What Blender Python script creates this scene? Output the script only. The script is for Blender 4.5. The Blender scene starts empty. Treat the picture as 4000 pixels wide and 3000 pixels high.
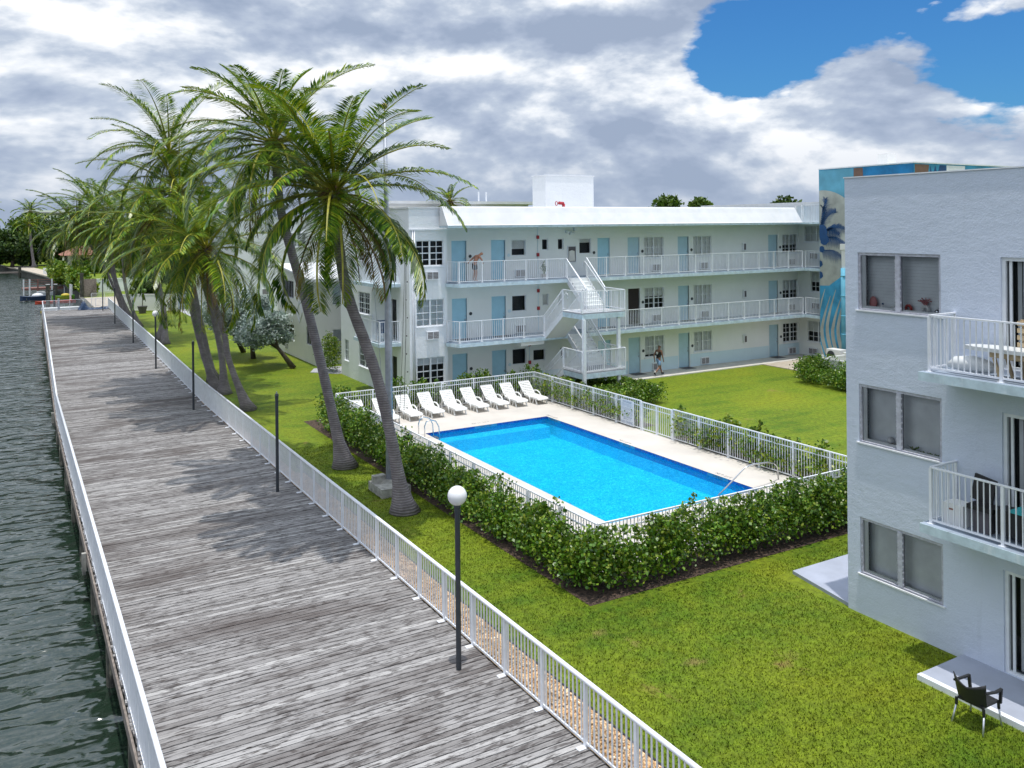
import bpy, math, random
import numpy as np
from mathutils import Vector, Matrix, geometry
random.seed(7); rng = np.random.default_rng(11)
sc = bpy.context.scene
COL = sc.collection
R = math.radians

# ------------------------------------------------------------------ helpers
ORG = {}
def org(o): return ORG.get(o.name, (0, 0, 0)) if o else (0, 0, 0)

def tag(o, label=None, cat=None, group=None, kind=None):
    if label: o['label'] = label
    if cat: o['category'] = cat
    if group: o['group'] = group
    if kind: o['kind'] = kind
    return o

def thing(name, label, cat, loc=(0, 0, 0), group=None, rz=0):
    o = bpy.data.objects.new(name, None); COL.objects.link(o)
    o.location = loc; o.rotation_euler = (0, 0, rz); o.empty_display_size = .2
    ORG[o.name] = tuple(loc)
    return tag(o, label, cat, group)

def link(name, mesh, parent=None, loc=None, rz=0, rot=None):
    """an object for a ready mesh; loc in world coordinates (parents are unrotated)"""
    o = bpy.data.objects.new(name, mesh); COL.objects.link(o)
    b = org(parent)
    if loc is None: loc = b
    o.location = (loc[0]-b[0], loc[1]-b[1], loc[2]-b[2])
    o.rotation_euler = rot if rot else (0, 0, rz)
    if parent: o.parent = parent
    ORG[o.name] = tuple(loc)
    return o

class MB:
    def __init__(s): s.v = []; s.f = []; s.m = []; s.k = 0
    def add(s, vs, fs):
        b = len(s.v); s.v += [tuple(p) for p in vs]
        for f in fs: s.f.append(tuple(b+i for i in f)); s.m.append(s.k)
        return s
    def box(s, x0, x1, y0, y1, z0, z1):
        if x0 > x1: x0, x1 = x1, x0
        if y0 > y1: y0, y1 = y1, y0
        if z0 > z1: z0, z1 = z1, z0
        return s.add([(x0,y0,z0),(x1,y0,z0),(x1,y1,z0),(x0,y1,z0),(x0,y0,z1),(x1,y0,z1),(x1,y1,z1),(x0,y1,z1)],
              [(3,2,1,0),(4,5,6,7),(0,1,5,4),(1,2,6,5),(2,3,7,6),(3,0,4,7)])
    def quad(s, a, b, c, d): return s.add([a,b,c,d], [(0,1,2,3)])
    def bar(s, p, q, w, h=None, up=(0,0,1)):
        h = h or w; p = Vector(p); q = Vector(q); d = (q-p)
        if d.length < 1e-6: return s
        d.normalize(); u = Vector(up)
        if abs(d.dot(u)) > .98: u = Vector((0,1,0))
        sd = d.cross(u).normalized(); u2 = sd.cross(d)
        vs = []
        for e in (p, q):
            for a, b in ((-1,-1),(1,-1),(1,1),(-1,1)): vs.append(e+sd*(a*w/2)+u2*(b*h/2))
        return s.add(vs, [(3,2,1,0),(4,5,6,7),(0,1,5,4),(1,2,6,5),(2,3,7,6),(3,0,4,7)])
    def tube(s, pts, rad, n=8, cap=True):
        pts = [Vector(p) for p in pts]; rr = rad if isinstance(rad, (list, tuple)) else [rad]*len(pts)
        vs = []; prev = None
        for i, p in enumerate(pts):
            d = (pts[min(i+1, len(pts)-1)]-pts[max(i-1, 0)]).normalized()
            u = prev if prev else (Vector((1,0,0)) if abs(d.x) < .9 else Vector((0,1,0)))
            sd = d.cross(u).normalized(); u = sd.cross(d).normalized(); prev = u
            for k in range(n):
                a = 2*math.pi*k/n; vs.append(p+(sd*math.cos(a)+u*math.sin(a))*rr[i])
        fs = []
        for i in range(len(pts)-1):
            for k in range(n):
                fs.append((i*n+k, (i*n+(k+1) % n), ((i+1)*n+(k+1) % n), (i+1)*n+k))
        if cap: fs.append(tuple(range(n))[::-1]); fs.append(tuple((len(pts)-1)*n+k for k in range(n)))
        return s.add(vs, fs)
    def sphere(s, c, r, n=16, m=10, sc_=(1,1,1)):
        vs = [(c[0], c[1], c[2]+r*sc_[2])]; fs = []
        for j in range(1, m):
            t = math.pi*j/m
            for k in range(n):
                a = 2*math.pi*k/n
                vs.append((c[0]+r*sc_[0]*math.sin(t)*math.cos(a), c[1]+r*sc_[1]*math.sin(t)*math.sin(a), c[2]+r*sc_[2]*math.cos(t)))
        vs.append((c[0], c[1], c[2]-r*sc_[2])); L = len(vs)-1
        for k in range(n): fs.append((0, 1+k, 1+(k+1) % n)); fs.append((L, L-n+(k+1) % n, L-n+k))
        for j in range(m-2):
            for k in range(n):
                a = 1+j*n; fs.append((a+k, a+n+k, a+n+(k+1) % n, a+(k+1) % n))
        return s.add(vs, fs)
    def prism(s, poly, z0, z1):
        n = len(poly); vs = [(x, y, z0) for x, y in poly]+[(x, y, z1) for x, y in poly]
        fs = [tuple(range(n))[::-1], tuple(range(n, 2*n))]+[(i, (i+1) % n, n+(i+1) % n, n+i) for i in range(n)]
        return s.add(vs, fs)
    def xprism(s, poly, x0, x1):   # poly in (y,z)
        n = len(poly); vs = [(x0, y, z) for y, z in poly]+[(x1, y, z) for y, z in poly]
        fs = [tuple(range(n))[::-1], tuple(range(n, 2*n))]+[(i, (i+1) % n, n+(i+1) % n, n+i) for i in range(n)]
        return s.add(vs, fs)
    def mesh(s, name, mats, smooth=False, o=(0,0,0)):
        me = bpy.data.meshes.new(name)
        vs = [(p[0]-o[0], p[1]-o[1], p[2]-o[2]) for p in s.v]
        me.from_pydata(vs, [], s.f); me.update()
        for m in (mats if isinstance(mats, (list, tuple)) else [mats]): me.materials.append(m)
        if s.k or any(s.m): me.polygons.foreach_set('material_index', s.m)
        if smooth: me.polygons.foreach_set('use_smooth', [True]*len(me.polygons))
        return me
    def build(s, name, mats, parent=None, smooth=False, loc=None):
        if parent is None and loc is None and s.v:
            a = np.array(s.v); loc = (float(a[:,0].mean()), float(a[:,1].mean()), float(a[:,2].min()))
        o = loc if loc is not None else org(parent)
        return link(name, s.mesh(name, mats, smooth, o), parent, o)

def np_mesh(name, V, F, mat, smooth=False):
    """V (n,3) float, F (m,k) int"""
    me = bpy.data.meshes.new(name); n, m, k = len(V), len(F), F.shape[1]
    me.vertices.add(n); me.vertices.foreach_set('co', np.asarray(V, np.float32).ravel())
    me.loops.add(m*k); me.loops.foreach_set('vertex_index', F.astype(np.int32).ravel())
    me.polygons.add(m); me.polygons.foreach_set('loop_start', np.arange(0, m*k, k, dtype=np.int32))
    me.update(calc_edges=True)
    for q in (mat if isinstance(mat, (list, tuple)) else [mat]): me.materials.append(q)
    if smooth: me.polygons.foreach_set('use_smooth', [True]*m)
    return me

def copy_tree(o, parent=None):
    c = o.copy(); COL.objects.link(c)
    if parent: c.parent = parent
    for ch in [x for x in bpy.data.objects if x.parent == o]: copy_tree(ch, c)
    return c

# ------------------------------------------------------------------ materials
def _nm(name):
    m = bpy.data.materials.new(name); m.use_nodes = True
    nt = m.node_tree; nt.nodes.clear()
    out = nt.nodes.new('ShaderNodeOutputMaterial'); b = nt.nodes.new('ShaderNodeBsdfPrincipled')
    nt.links.new(b.outputs[0], out.inputs[0])
    return m, nt, b, out
def N(nt, t, **kw):
    n = nt.nodes.new(t)
    for k, v in kw.items():
        if k in n.inputs: n.inputs[k].default_value = v
        else: setattr(n, k, v)
    return n
def coords(nt, scale=(1,1,1)):
    g = nt.nodes.new('ShaderNodeNewGeometry'); mp = nt.nodes.new('ShaderNodeMapping')
    mp.inputs['Scale'].default_value = scale; nt.links.new(g.outputs['Position'], mp.inputs['Vector']); return mp.outputs[0]
def ramp(nt, src, stops):
    r = nt.nodes.new('ShaderNodeValToRGB'); e = r.color_ramp.elements
    while len(e) < len(stops): e.new(.5)
    for i, (p, c) in enumerate(stops):
        e[i].position = p; e[i].color = (c[0], c[1], c[2], 1) if isinstance(c, (tuple, list)) else (c, c, c, 1)
    nt.links.new(src, r.inputs[0]); return r.outputs[0]
def mixc(nt, fac, a, b, mode='MIX'):
    m = nt.nodes.new('ShaderNodeMix'); m.data_type = 'RGBA'; m.blend_type = mode
    if hasattr(fac, 'links') or hasattr(fac, 'is_linked'): nt.links.new(fac, m.inputs[0])
    else: m.inputs[0].default_value = fac
    for i, x in ((6, a), (7, b)):
        if isinstance(x, (tuple, list)): m.inputs[i].default_value = (x[0], x[1], x[2], 1)
        else: nt.links.new(x, m.inputs[i])
    return m.outputs[2]
def noise(nt, vec, scale, detail=4, rough=.55, dist=0):
    n = N(nt, 'ShaderNodeTexNoise', Scale=scale, Detail=detail, Roughness=rough, Distortion=dist)
    nt.links.new(vec, n.inputs['Vector']); return n.outputs['Fac']
def bump(nt, b, h, strength, dist):
    n = N(nt, 'ShaderNodeBump', Strength=strength, Distance=dist); nt.links.new(h, n.inputs['Height']); nt.links.new(n.outputs[0], b.inputs['Normal']); return n

def simple(name, col, rough=.6, var=.08, vs=3., metal=0, bs=0, bd=.01, bscale=40, spec=.5, dirt=None):
    m, nt, b, _ = _nm(name)
    v = coords(nt); f = noise(nt, v, vs, 5)
    c2 = tuple(max(0, x*(1-var*2)) for x in col); c3 = tuple(min(1, x*(1+var*.6)) for x in col)
    c = ramp(nt, f, [(.3, c2), (.7, c3)])
    if dirt:
        d = ramp(nt, noise(nt, coords(nt, (1, 1, .35)), dirt[1], 6, .7), [(dirt[2], 0), (dirt[2]+.12, 1)])
        mul = N(nt, 'ShaderNodeMath', operation='MULTIPLY'); nt.links.new(d, mul.inputs[0]); mul.inputs[1].default_value = dirt[3]
        c = mixc(nt, mul.outputs[0], c, dirt[0])
    nt.links.new(c, b.inputs['Base Color'])
    b.inputs['Roughness'].default_value = rough; b.inputs['Metallic'].default_value = metal
    b.inputs['Specular IOR Level'].default_value = spec
    if bs: bump(nt, b, noise(nt, v, bscale, 5, .6), bs, bd)
    return m

def leafmat(name, cols, rough=.4, trans=.25, spec=.5, clump=1.2):
    m, nt, b, out = _nm(name)
    g = nt.nodes.new('ShaderNodeNewGeometry')
    c = ramp(nt, g.outputs['Random Per Island'], [(i/(len(cols)-1), c) for i, c in enumerate(cols)])
    n = noise(nt, coords(nt), clump, 3)
    br = ramp(nt, n, [(.35, .62), (.65, 1.15)])
    c = mixc(nt, 1.0, c, br, 'MULTIPLY')
    nt.links.new(c, b.inputs['Base Color']); b.inputs['Roughness'].default_value = rough
    b.inputs['Specular IOR Level'].default_value = spec
    if trans:
        t = nt.nodes.new('ShaderNodeBsdfTranslucent'); nt.links.new(c, t.inputs[0])
        mx = nt.nodes.new('ShaderNodeMixShader'); mx.inputs[0].default_value = trans
        nt.links.new(b.outputs[0], mx.inputs[1]); nt.links.new(t.outputs[0], mx.inputs[2]); nt.links.new(mx.outputs[0], out.inputs[0])
    return m

M = {}
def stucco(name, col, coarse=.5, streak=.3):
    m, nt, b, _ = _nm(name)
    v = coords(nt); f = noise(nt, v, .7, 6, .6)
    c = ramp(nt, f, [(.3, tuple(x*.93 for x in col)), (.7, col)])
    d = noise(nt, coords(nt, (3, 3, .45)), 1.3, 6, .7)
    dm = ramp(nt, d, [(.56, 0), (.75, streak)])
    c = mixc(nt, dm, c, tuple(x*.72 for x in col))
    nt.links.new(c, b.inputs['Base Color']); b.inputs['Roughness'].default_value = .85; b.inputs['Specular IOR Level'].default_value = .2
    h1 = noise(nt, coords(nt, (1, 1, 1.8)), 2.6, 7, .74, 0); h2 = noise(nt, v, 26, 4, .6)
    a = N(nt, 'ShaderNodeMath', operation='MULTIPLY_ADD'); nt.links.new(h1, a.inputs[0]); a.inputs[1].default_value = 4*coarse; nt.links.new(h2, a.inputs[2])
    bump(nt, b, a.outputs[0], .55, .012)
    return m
M['stucco'] = stucco('white_stucco', (.80, .82, .84), .9)
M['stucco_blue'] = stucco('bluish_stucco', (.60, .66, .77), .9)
M['wall'] = stucco('smooth_painted_wall', (.80, .82, .81), .12, .15)
M['wall_blue'] = stucco('pale_blue_paint_and_shade', (.60, .74, .80), .12, .15)  # paint of small parts, also the coloured-in shade along the wall foot
M['cream'] = stucco('cream_wall', (.80, .79, .75), .15, .1)
M['slab'] = simple('slab_edge_paint', (.56, .69, .76), .6, .12, 4, dirt=((.75, .8, .82), 3, .55, .6), bs=.4, bscale=9)
M['slabtop'] = simple('balcony_floor_paint', (.30, .36, .44), .6, .15, 2)
M['roof'] = simple('white_roof_coating', (.66, .67, .68), .5, .05, 1.2, dirt=((.55, .6, .66), 1.3, .55, .55))
M['door'] = simple('pale_blue_door_paint', (.36, .62, .76), .45, .05, 2)
M['door2'] = simple('blue_grey_door_paint', (.42, .60, .70), .45, .05, 2)
M['white'] = simple('white_metal_paint', (.80, .82, .86), .4, .05, 5, dirt=((.45, .47, .5), 14, .66, .5))
M['whitefr'] = simple('white_window_frame', (.74, .77, .80), .5, .05, 5)
M['frgrey'] = simple('grey_worn_window_frame', (.50, .51, .58), .6, .15, 12)
M['plastic'] = simple('white_resin', (.82, .82, .80), .35, .03, 2)
M['tilt'] = simple('vinyl_fence_white', (.80, .80, .78), .5, .03, 2)
M['blind'] = simple('window_blind', (.90, .94, .96), .7, .08, 2)
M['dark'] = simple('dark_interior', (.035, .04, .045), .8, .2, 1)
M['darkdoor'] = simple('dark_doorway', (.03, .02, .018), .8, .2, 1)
M['grille'] = simple('ac_grille', (.16, .14, .14), .6, .1, 9)
M['grey'] = simple('grey_post_paint', (.035, .042, .05), .45, .1, 6)
M['pole'] = simple('galvanised_pole', (.42, .45, .52), .45, .12, 5, metal=.3)
M['gold'] = simple('brass_ball', (.36, .26, .10), .35, .15, 6, metal=.8)
M['steel'] = simple('stainless_steel', (.65, .66, .68), .2, .05, 6, metal=1)
M['alu'] = simple('aluminium_leg', (.62, .64, .7), .35, .05, 6, metal=.6)
M['red'] = simple('alarm_red', (.38, .02, .03), .5, .1, 5)
M['black'] = simple('black_plastic', (.018, .018, .02), .5, .1, 6)
M['blackcloth'] = simple('black_cloth', (.02, .02, .024), .8, .2, 9)
M['blue_cloth'] = simple('light_blue_cloth', (.22, .36, .58), .8, .1, 9)
M['skin'] = simple('tanned_skin', (.46, .21, .13), .5, .08, 6)
M['skin2'] = simple('brown_skin', (.26, .13, .085), .5, .08, 6)
M['hair'] = simple('dark_hair', (.012, .01, .01), .6, .1, 20)
M['conc'] = simple('grey_concrete', (.42, .43, .46), .85, .12, 1.5, bs=.2, bscale=30)
M['conc_w'] = simple('pale_concrete', (.58, .55, .50), .85, .1, 2, bs=.2, bscale=60)
M['pad'] = simple('painted_patio_grey', (.36, .39, .47), .7, .08, 1.5)
M['aged'] = simple('aged_concrete_block', (.40, .39, .35), .9, .25, 6, bs=.5, bscale=20)
M['pale_wood'] = simple('pale_timber', (.55, .42, .25), .7, .15, 8)
M['teal'] = simple('teal_cloth', (.05, .42, .46), .7, .1, 4)
M['greycase'] = simple('brown_grey_cover', (.12, .11, .12), .7, .2, 4)
M['terracotta'] = simple('terracotta_tiles', (.33, .15, .10), .8, .25, 3)
M['navy'] = simple('navy_paint', (.012, .07, .20), .7, .1, 3)
M['mural_blue'] = simple('mural_sky_blue', (.05, .33, .56), .7, .22, 1.1)
M['mural_blue2'] = simple('mural_light_blue', (.13, .42, .58), .7, .15, 1.1)
M['mural_sea'] = simple('mural_wave_blue', (.01, .22, .50), .7, .15, 2)
M['mural_moon'] = simple('mural_moon_beige', (.42, .44, .40), .8, .15, 1.2)
M['mural_brown'] = simple('mural_brown', (.20, .12, .09), .8, .1, 3)
M['pile'] = simple('dark_wet_piling', (.05, .05, .035), .7, .4, 4, dirt=((.25, .25, .2), 5, .55, .8))
M['yellow'] = simple('yellow_float', (.55, .42, .04), .5, .1, 4)
M['orange'] = simple('orange_red_hull', (.55, .07, .03), .4, .1, 4)
M['lime'] = simple('lime_hull', (.12, .35, .03), .4, .1, 4)
M['boat_white'] = simple('white_hull', (.72, .74, .74), .3, .05, 3)
M['boat_blue'] = simple('blue_hull_stripe', (.02, .045, .10), .3, .1, 3)
M['redwood'] = simple('reddish_dock_wood', (.22, .10, .08), .8, .2, 6)
M['oldwood'] = simple('grey_fence_wood', (.26, .22, .19), .85, .25, 7)
M['plank_edge'] = simple('sea_wall_cap', (.45, .43, .40), .85, .15, 3)
M['wall_sea'] = simple('dark_sea_wall', (.10, .10, .08), .9, .3, 2)
M['globe'] = simple('white_acrylic_globe', (.80, .80, .82), .12, .02, 2)
M['pink'] = simple('pink_glaze', (.55, .20, .20), .5, .1, 9)
M['redglaze'] = simple('red_glaze', (.45, .04, .03), .4, .1, 9)
M['soil'] = simple('mulch_soil', (.10, .065, .045), .95, .45, 9, bs=.8, bscale=30, bd=.03)
M['sign'] = simple('pale_sign_board', (.66, .70, .76), .5, .03, 3)
M['ink'] = simple('blue_grey_ink', (.10, .18, .32), .6, .05, 4)
M['inkdark'] = simple('dark_depth_marking', (.10, .10, .11), .7, .1, 4)
M['coco'] = simple('coconut_husk', (.16, .19, .03), .5, .3, 9)
M['sand'] = simple('sandy_ground', (.46, .40, .32), .9, .12, 2)

# glass: clear with fresnel reflection
def glassmat():
    m, nt, b, out = _nm('window_glass')
    t = nt.nodes.new('ShaderNodeBsdfTransparent'); t.inputs[0].default_value = (.99, 1, 1, 1)
    b.inputs['Base Color'].default_value = (.02, .03, .035, 1); b.inputs['Roughness'].default_value = .03; b.inputs['Specular IOR Level'].default_value = .9
    f = N(nt, 'ShaderNodeFresnel', IOR=1.5)
    a = N(nt, 'ShaderNodeMath', operation='ADD'); a.inputs[1].default_value = .04; nt.links.new(f.outputs[0], a.inputs[0])
    mx = nt.nodes.new('ShaderNodeMixShader'); nt.links.new(a.outputs[0], mx.inputs[0])
    nt.links.new(t.outputs[0], mx.inputs[1]); nt.links.new(b.outputs[0], mx.inputs[2]); nt.links.new(mx.outputs[0], out.inputs[0])
    return m
M['glass'] = glassmat()

def deckmat():
    m, nt, b, _ = _nm('weathered_deck_planks')
    g = nt.nodes.new('ShaderNodeNewGeometry')
    rnd = g.outputs['Random Per Island']
    off = N(nt, 'ShaderNodeMath', operation='MULTIPLY'); nt.links.new(rnd, off.inputs[0]); off.inputs[1].default_value = 60
    cb = nt.nodes.new('ShaderNodeCombineXYZ'); nt.links.new(off.outputs[0], cb.inputs[2])
    va = N(nt, 'ShaderNodeVectorMath', operation='ADD'); nt.links.new(g.outputs['Position'], va.inputs[0]); nt.links.new(cb.outputs[0], va.inputs[1])
    mp = N(nt, 'ShaderNodeMapping'); mp.inputs['Scale'].default_value = (3.0, 26, 1); nt.links.new(va.outputs[0], mp.inputs[0])
    grain = noise(nt, mp.outputs[0], 1.0, 8, .72, .4)
    mp2 = N(nt, 'ShaderNodeMapping'); mp2.inputs['Scale'].default_value = (1.6, 6.0, 1); nt.links.new(va.outputs[0], mp2.inputs[0])
    blot = noise(nt, mp2.outputs[0], 1.6, 6, .68, .6)
    big = noise(nt, coords(nt, (.35, 1.1, 1)), .55, 5, .6, .5)
    base = ramp(nt, rnd, [(0, (.19, .18, .175)), (.3, (.255, .245, .24)), (.7, (.31, .30, .295)), (1, (.40, .39, .38))])
    c = mixc(nt, 1, base, ramp(nt, grain, [(.36, .45), (.46, .92), (.66, 1.14)]), 'MULTIPLY')
    c = mixc(nt, ramp(nt, blot, [(.50, 0), (.60, .75)]), c, (.05, .042, .04))
    c = mixc(nt, ramp(nt, big, [(.48, 0), (.66, .7)]), c, (.07, .055, .05))
    vo = N(nt, 'ShaderNodeTexVoronoi', Scale=1.0); mp3 = N(nt, 'ShaderNodeMapping'); mp3.inputs['Scale'].default_value = (2.2, 7.0, 1)
    nt.links.new(va.outputs[0], mp3.inputs[0]); nt.links.new(mp3.outputs[0], vo.inputs['Vector'])
    c = mixc(nt, ramp(nt, vo.outputs['Distance'], [(.07, .9), (.16, 0)]), c, (.045, .036, .03))
    nt.links.new(c, b.inputs['Base Color']); b.inputs['Roughness'].default_value = .8; b.inputs['Specular IOR Level'].default_value = .25
    bump(nt, b, grain, .5, .008)
    return m
M['deck'] = deckmat()

def grassmat(name, blades=False):
    m, nt, b, out = _nm(name)
    v = coords(nt); big = noise(nt, v, .22, 5, .6, .4); mid = noise(nt, v, 1.6, 6, .65); fine = noise(nt, coords(nt, (1.0, 1.6, 1)), 22, 4, .7)
    str_ = noise(nt, coords(nt, (.10, .95, 1)), 1.0, 2, .4)
    c = ramp(nt, big, [(.34, (.060, .130, .006)), (.50, (.115, .185, .008)), (.66, (.190, .225, .010))])
    c = mixc(nt, ramp(nt, mid, [(.38, 0), (.7, .6)]), c, (.175, .205, .010))
    c = mixc(nt, ramp(nt, str_, [(.44, 0), (.56, .5)]), c, (.17, .225, .012))
    c = mixc(nt, 1, c, ramp(nt, noise(nt, v, 6, 4, .7), [(.35, .68), (.65, 1.25)]), 'MULTIPLY')
    dry = noise(nt, coords(nt, (1, 1.0, 1)), .55, 6, .72, .3)
    c = mixc(nt, ramp(nt, dry, [(.63, 0), (.72, .75)]), c, (.25, .17, .06))
    for wx_, wy_, wr_ in ((11.1, 14.2, .75), (11.55, 12.9, .6), (10.7, 14.9, .5), (13.3, 12.2, .35)):
        vd = N(nt, 'ShaderNodeVectorMath', operation='DISTANCE'); nt.links.new(v, vd.inputs[0]); vd.inputs[1].default_value = (wx_, wy_, 0)
        q = N(nt, 'ShaderNodeMath', operation='MULTIPLY_ADD'); nt.links.new(mid, q.inputs[0]); q.inputs[1].default_value = 1.6; nt.links.new(vd.outputs['Value'], q.inputs[2])
        c = mixc(nt, ramp(nt, q.outputs[0], [(min(.99, .45+wr_*.5), .65), (min(1, .75+wr_*.5), 0)]), c, (.26, .19, .07))
    c = mixc(nt, 1, c, ramp(nt, fine, [(.3, .55), (.7, 1.4)]), 'MULTIPLY')
    if blades:
        g = nt.nodes.new('ShaderNodeNewGeometry'); c = mixc(nt, 1, c, ramp(nt, g.outputs['Random Per Island'], [(0, .6), (.6, 1.0), (1, 1.45)]), 'MULTIPLY')
    nt.links.new(c, b.inputs['Base Color']); b.inputs['Roughness'].default_value = .7; b.inputs['Specular IOR Level'].default_value = .2
    if not blades: bump(nt, b, fine, .9, .03)
    return m
M['grass'] = grassmat('lawn_grass'); M['blade'] = grassmat('grass_blades', True)

def watermat():
    m, nt, b, _ = _nm('harbour_water')
    b.inputs['Base Color'].default_value = (.014, .028, .018, 1); b.inputs['Roughness'].default_value = .10; b.inputs['IOR'].default_value = 1.7
    v = coords(nt, (1, 1.8, 1)); a = noise(nt, coords(nt, (.7, 1.5, 1)), .85, 1, .4, .7); c = noise(nt, coords(nt, (1, 2.0, 1)), 2.2, 1, .4, .3); d = noise(nt, v, .16, 2)
    s = N(nt, 'ShaderNodeMath', operation='MULTIPLY_ADD'); nt.links.new(c, s.inputs[0]); s.inputs[1].default_value = .22; nt.links.new(a, s.inputs[2])
    s2 = N(nt, 'ShaderNodeMath', operation='MULTIPLY_ADD'); nt.links.new(d, s2.inputs[0]); s2.inputs[1].default_value = .8; nt.links.new(s.outputs[0], s2.inputs[2])
    bump(nt, b, s2.outputs[0], 1.0, .30)
    return m
M['water'] = watermat()

def poolwater():
    m, nt, b, out = _nm('pool_water')
    t = nt.nodes.new('ShaderNodeBsdfTransparent')
    n = noise(nt, coords(nt, (1.4, 1, 1)), 6.5, 4, .75, 2.2)
    nt.links.new(ramp(nt, n, [(.42, (.02, .54, .74)), (.5, (.06, .70, .88)), (.57, (.36, .95, 1.0))]), t.inputs[0])
    b.inputs['Base Color'].default_value = (.0, .36, .68, 1); b.inputs['Roughness'].default_value = .05
    h = noise(nt, coords(nt), 5, 3, .6, .8); bump(nt, b, h, .7, .05)
    f = N(nt, 'ShaderNodeFresnel', IOR=1.33)
    a = N(nt, 'ShaderNodeMath', operation='ADD'); a.inputs[1].default_value = .02; nt.links.new(f.outputs[0], a.inputs[0])
    mx = nt.nodes.new('ShaderNodeMixShader'); nt.links.new(a.outputs[0], mx.inputs[0])
    nt.links.new(t.outputs[0], mx.inputs[1]); nt.links.new(b.outputs[0], mx.inputs[2]); nt.links.new(mx.outputs[0], out.inputs[0])
    return m
M['poolwater'] = poolwater()
M['plaster'] = simple('pool_plaster', (.40, .80, .90), .6, .08, 2)
M['tile'] = None
def tilemat():
    m, nt, b, _ = _nm('blue_mosaic_tile')
    br = N(nt, 'ShaderNodeTexVoronoi', Scale=22.0); nt.links.new(coords(nt), br.inputs['Vector'])
    c = ramp(nt, br.outputs['Color'], [(.2, (.005, .05, .30)), (.5, (.01, .10, .45)), (.72, (.03, .16, .5)), (.86, (.14, .09, .22))])
    nt.links.new(c, b.inputs['Base Color']); b.inputs['Roughness'].default_value = .25; return m
M['tile'] = tilemat()
M['pooldeck'] = simple('pool_deck_concrete', (.58, .54, .49), .85, .07, .8, bs=.15, bscale=50, dirt=((.5, .47, .43), 2.5, .62, .5))
M['gravel'] = leafmat('tan_pebbles', [(.45, .26, .12), (.62, .40, .20), (.72, .53, .32), (.56, .35, .17), (.78, .66, .50)], .8, 0, .2, 3)
M['hedge'] = leafmat('hedge_leaves', [(.03, .09, .008), (.07, .17, .010), (.11, .23, .014), (.16, .27, .02), (.27, .33, .03)], .38, .2, .5, 1.6)
M['hedge_y'] = leafmat('yellowish_hedge_leaves', [(.06, .15, .012), (.12, .24, .02), (.22, .31, .025), (.34, .38, .04)], .4, .25, .5, 1.6)
M['twig'] = simple('hedge_twigs', (.10, .075, .05), .9, .2, 10)
M['silver'] = leafmat('silver_leaves', [(.18, .26, .20), (.30, .38, .34), (.42, .50, .46), (.54, .60, .57)], .5, .15, .4, 1.4)
M['bark'] = simple('rough_dark_bark', (.10, .08, .06), .9, .35, 5, bs=.8, bscale=12, bd=.05)
M['palm'] = leafmat('palm_leaflets', [(.022, .075, .012), (.06, .16, .012), (.13, .26, .014), (.24, .35, .016), (.42, .46, .025)], .33, .22, .6, .55)
M['palm_old'] = leafmat('drying_palm_leaflets', [(.10, .14, .015), (.22, .21, .02), (.30, .20, .04), (.16, .09, .03)], .5, .2, .4, .6)
M['rachis'] = simple('yellow_green_rachis', (.42, .40, .04), .5, .2, 4)
M['palm_dead'] = simple('dry_palm_fibre', (.22, .13, .06), .9, .3, 6)
M['tree'] = leafmat('tree_leaves', [(.012, .04, .008), (.03, .075, .012), (.06, .11, .014), (.09, .14, .02)], .5, .2, .4, .5)
M['tree2'] = leafmat('bright_tree_leaves', [(.04, .10, .01), (.08, .15, .014), (.13, .20, .02)], .5, .2, .4, .5)
def trunkmat():
    m, nt, b, _ = _nm('ringed_palm_trunk')
    v = coords(nt); n = noise(nt, v, 3, 5, .6)
    w = N(nt, 'ShaderNodeTexWave', Scale=4.2, Distortion=2.6, Detail=3.0); w.bands_direction = 'Z'; nt.links.new(coords(nt), w.inputs['Vector'])
    w.inputs['Detail Scale'].default_value = 1.6
    c = mixc(nt, ramp(nt, w.outputs['Fac'], [(.05, .55), (.3, 0)]), ramp(nt, n, [(.3, (.17, .15, .155)), (.7, (.30, .27, .275))]), (.09, .075, .08))
    nt.links.new(c, b.inputs['Base Color']); b.inputs['Roughness'].default_value = .9; b.inputs['Specular IOR Level'].default_value = .2
    bump(nt, b, w.outputs['Fac'], .5, .02); return m
M['trunk'] = trunkmat()

# ------------------------------------------------------------------ railings
PANEL = {}
def panel_mesh(l, dz, h, style):
    k = (round(l, 2), round(dz, 2), round(h, 2), style)
    if k in PANEL: return PANEL[k]
    mb = MB(); n = max(2, round(l/(.125 if style == 'dock' else .118))); s = dz/l
    bw = .019 if style != 'dock' else .022
    top = h-.03
    for i in range(1, n):
        x = l*i/n; z = s*x
        mb.box(x-bw/2, x+bw/2, -bw/2, bw/2, z+.075, z+top)
    mb.bar((0, 0, .075), (l, 0, dz+.075), .03, .035)
    if style == 'pool': mb.bar((0, 0, h-.20), (l, 0, dz+h-.20), .028, .03)
    PANEL[k] = mb.mesh('baluster_panel', M['white']); return PANEL[k]
POST = {}
def post_mesh(h, style):
    k = (round(h, 2), style)
    if k in POST: return POST[k]
    mb = MB(); w = {'dock': .062, 'pool': .065}.get(style, .055)
    mb.box(-w/2, w/2, -w/2, w/2, 0, h-.02)
    if style == 'dock':
        mb.box(-.17, -.02, -.055, .055, .002, .014)
    elif style != 'stair': mb.box(-.06, .06, -.06, .06, .002, .012)
    POST[k] = mb.mesh('post', M['white']); return POST[k]
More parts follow.
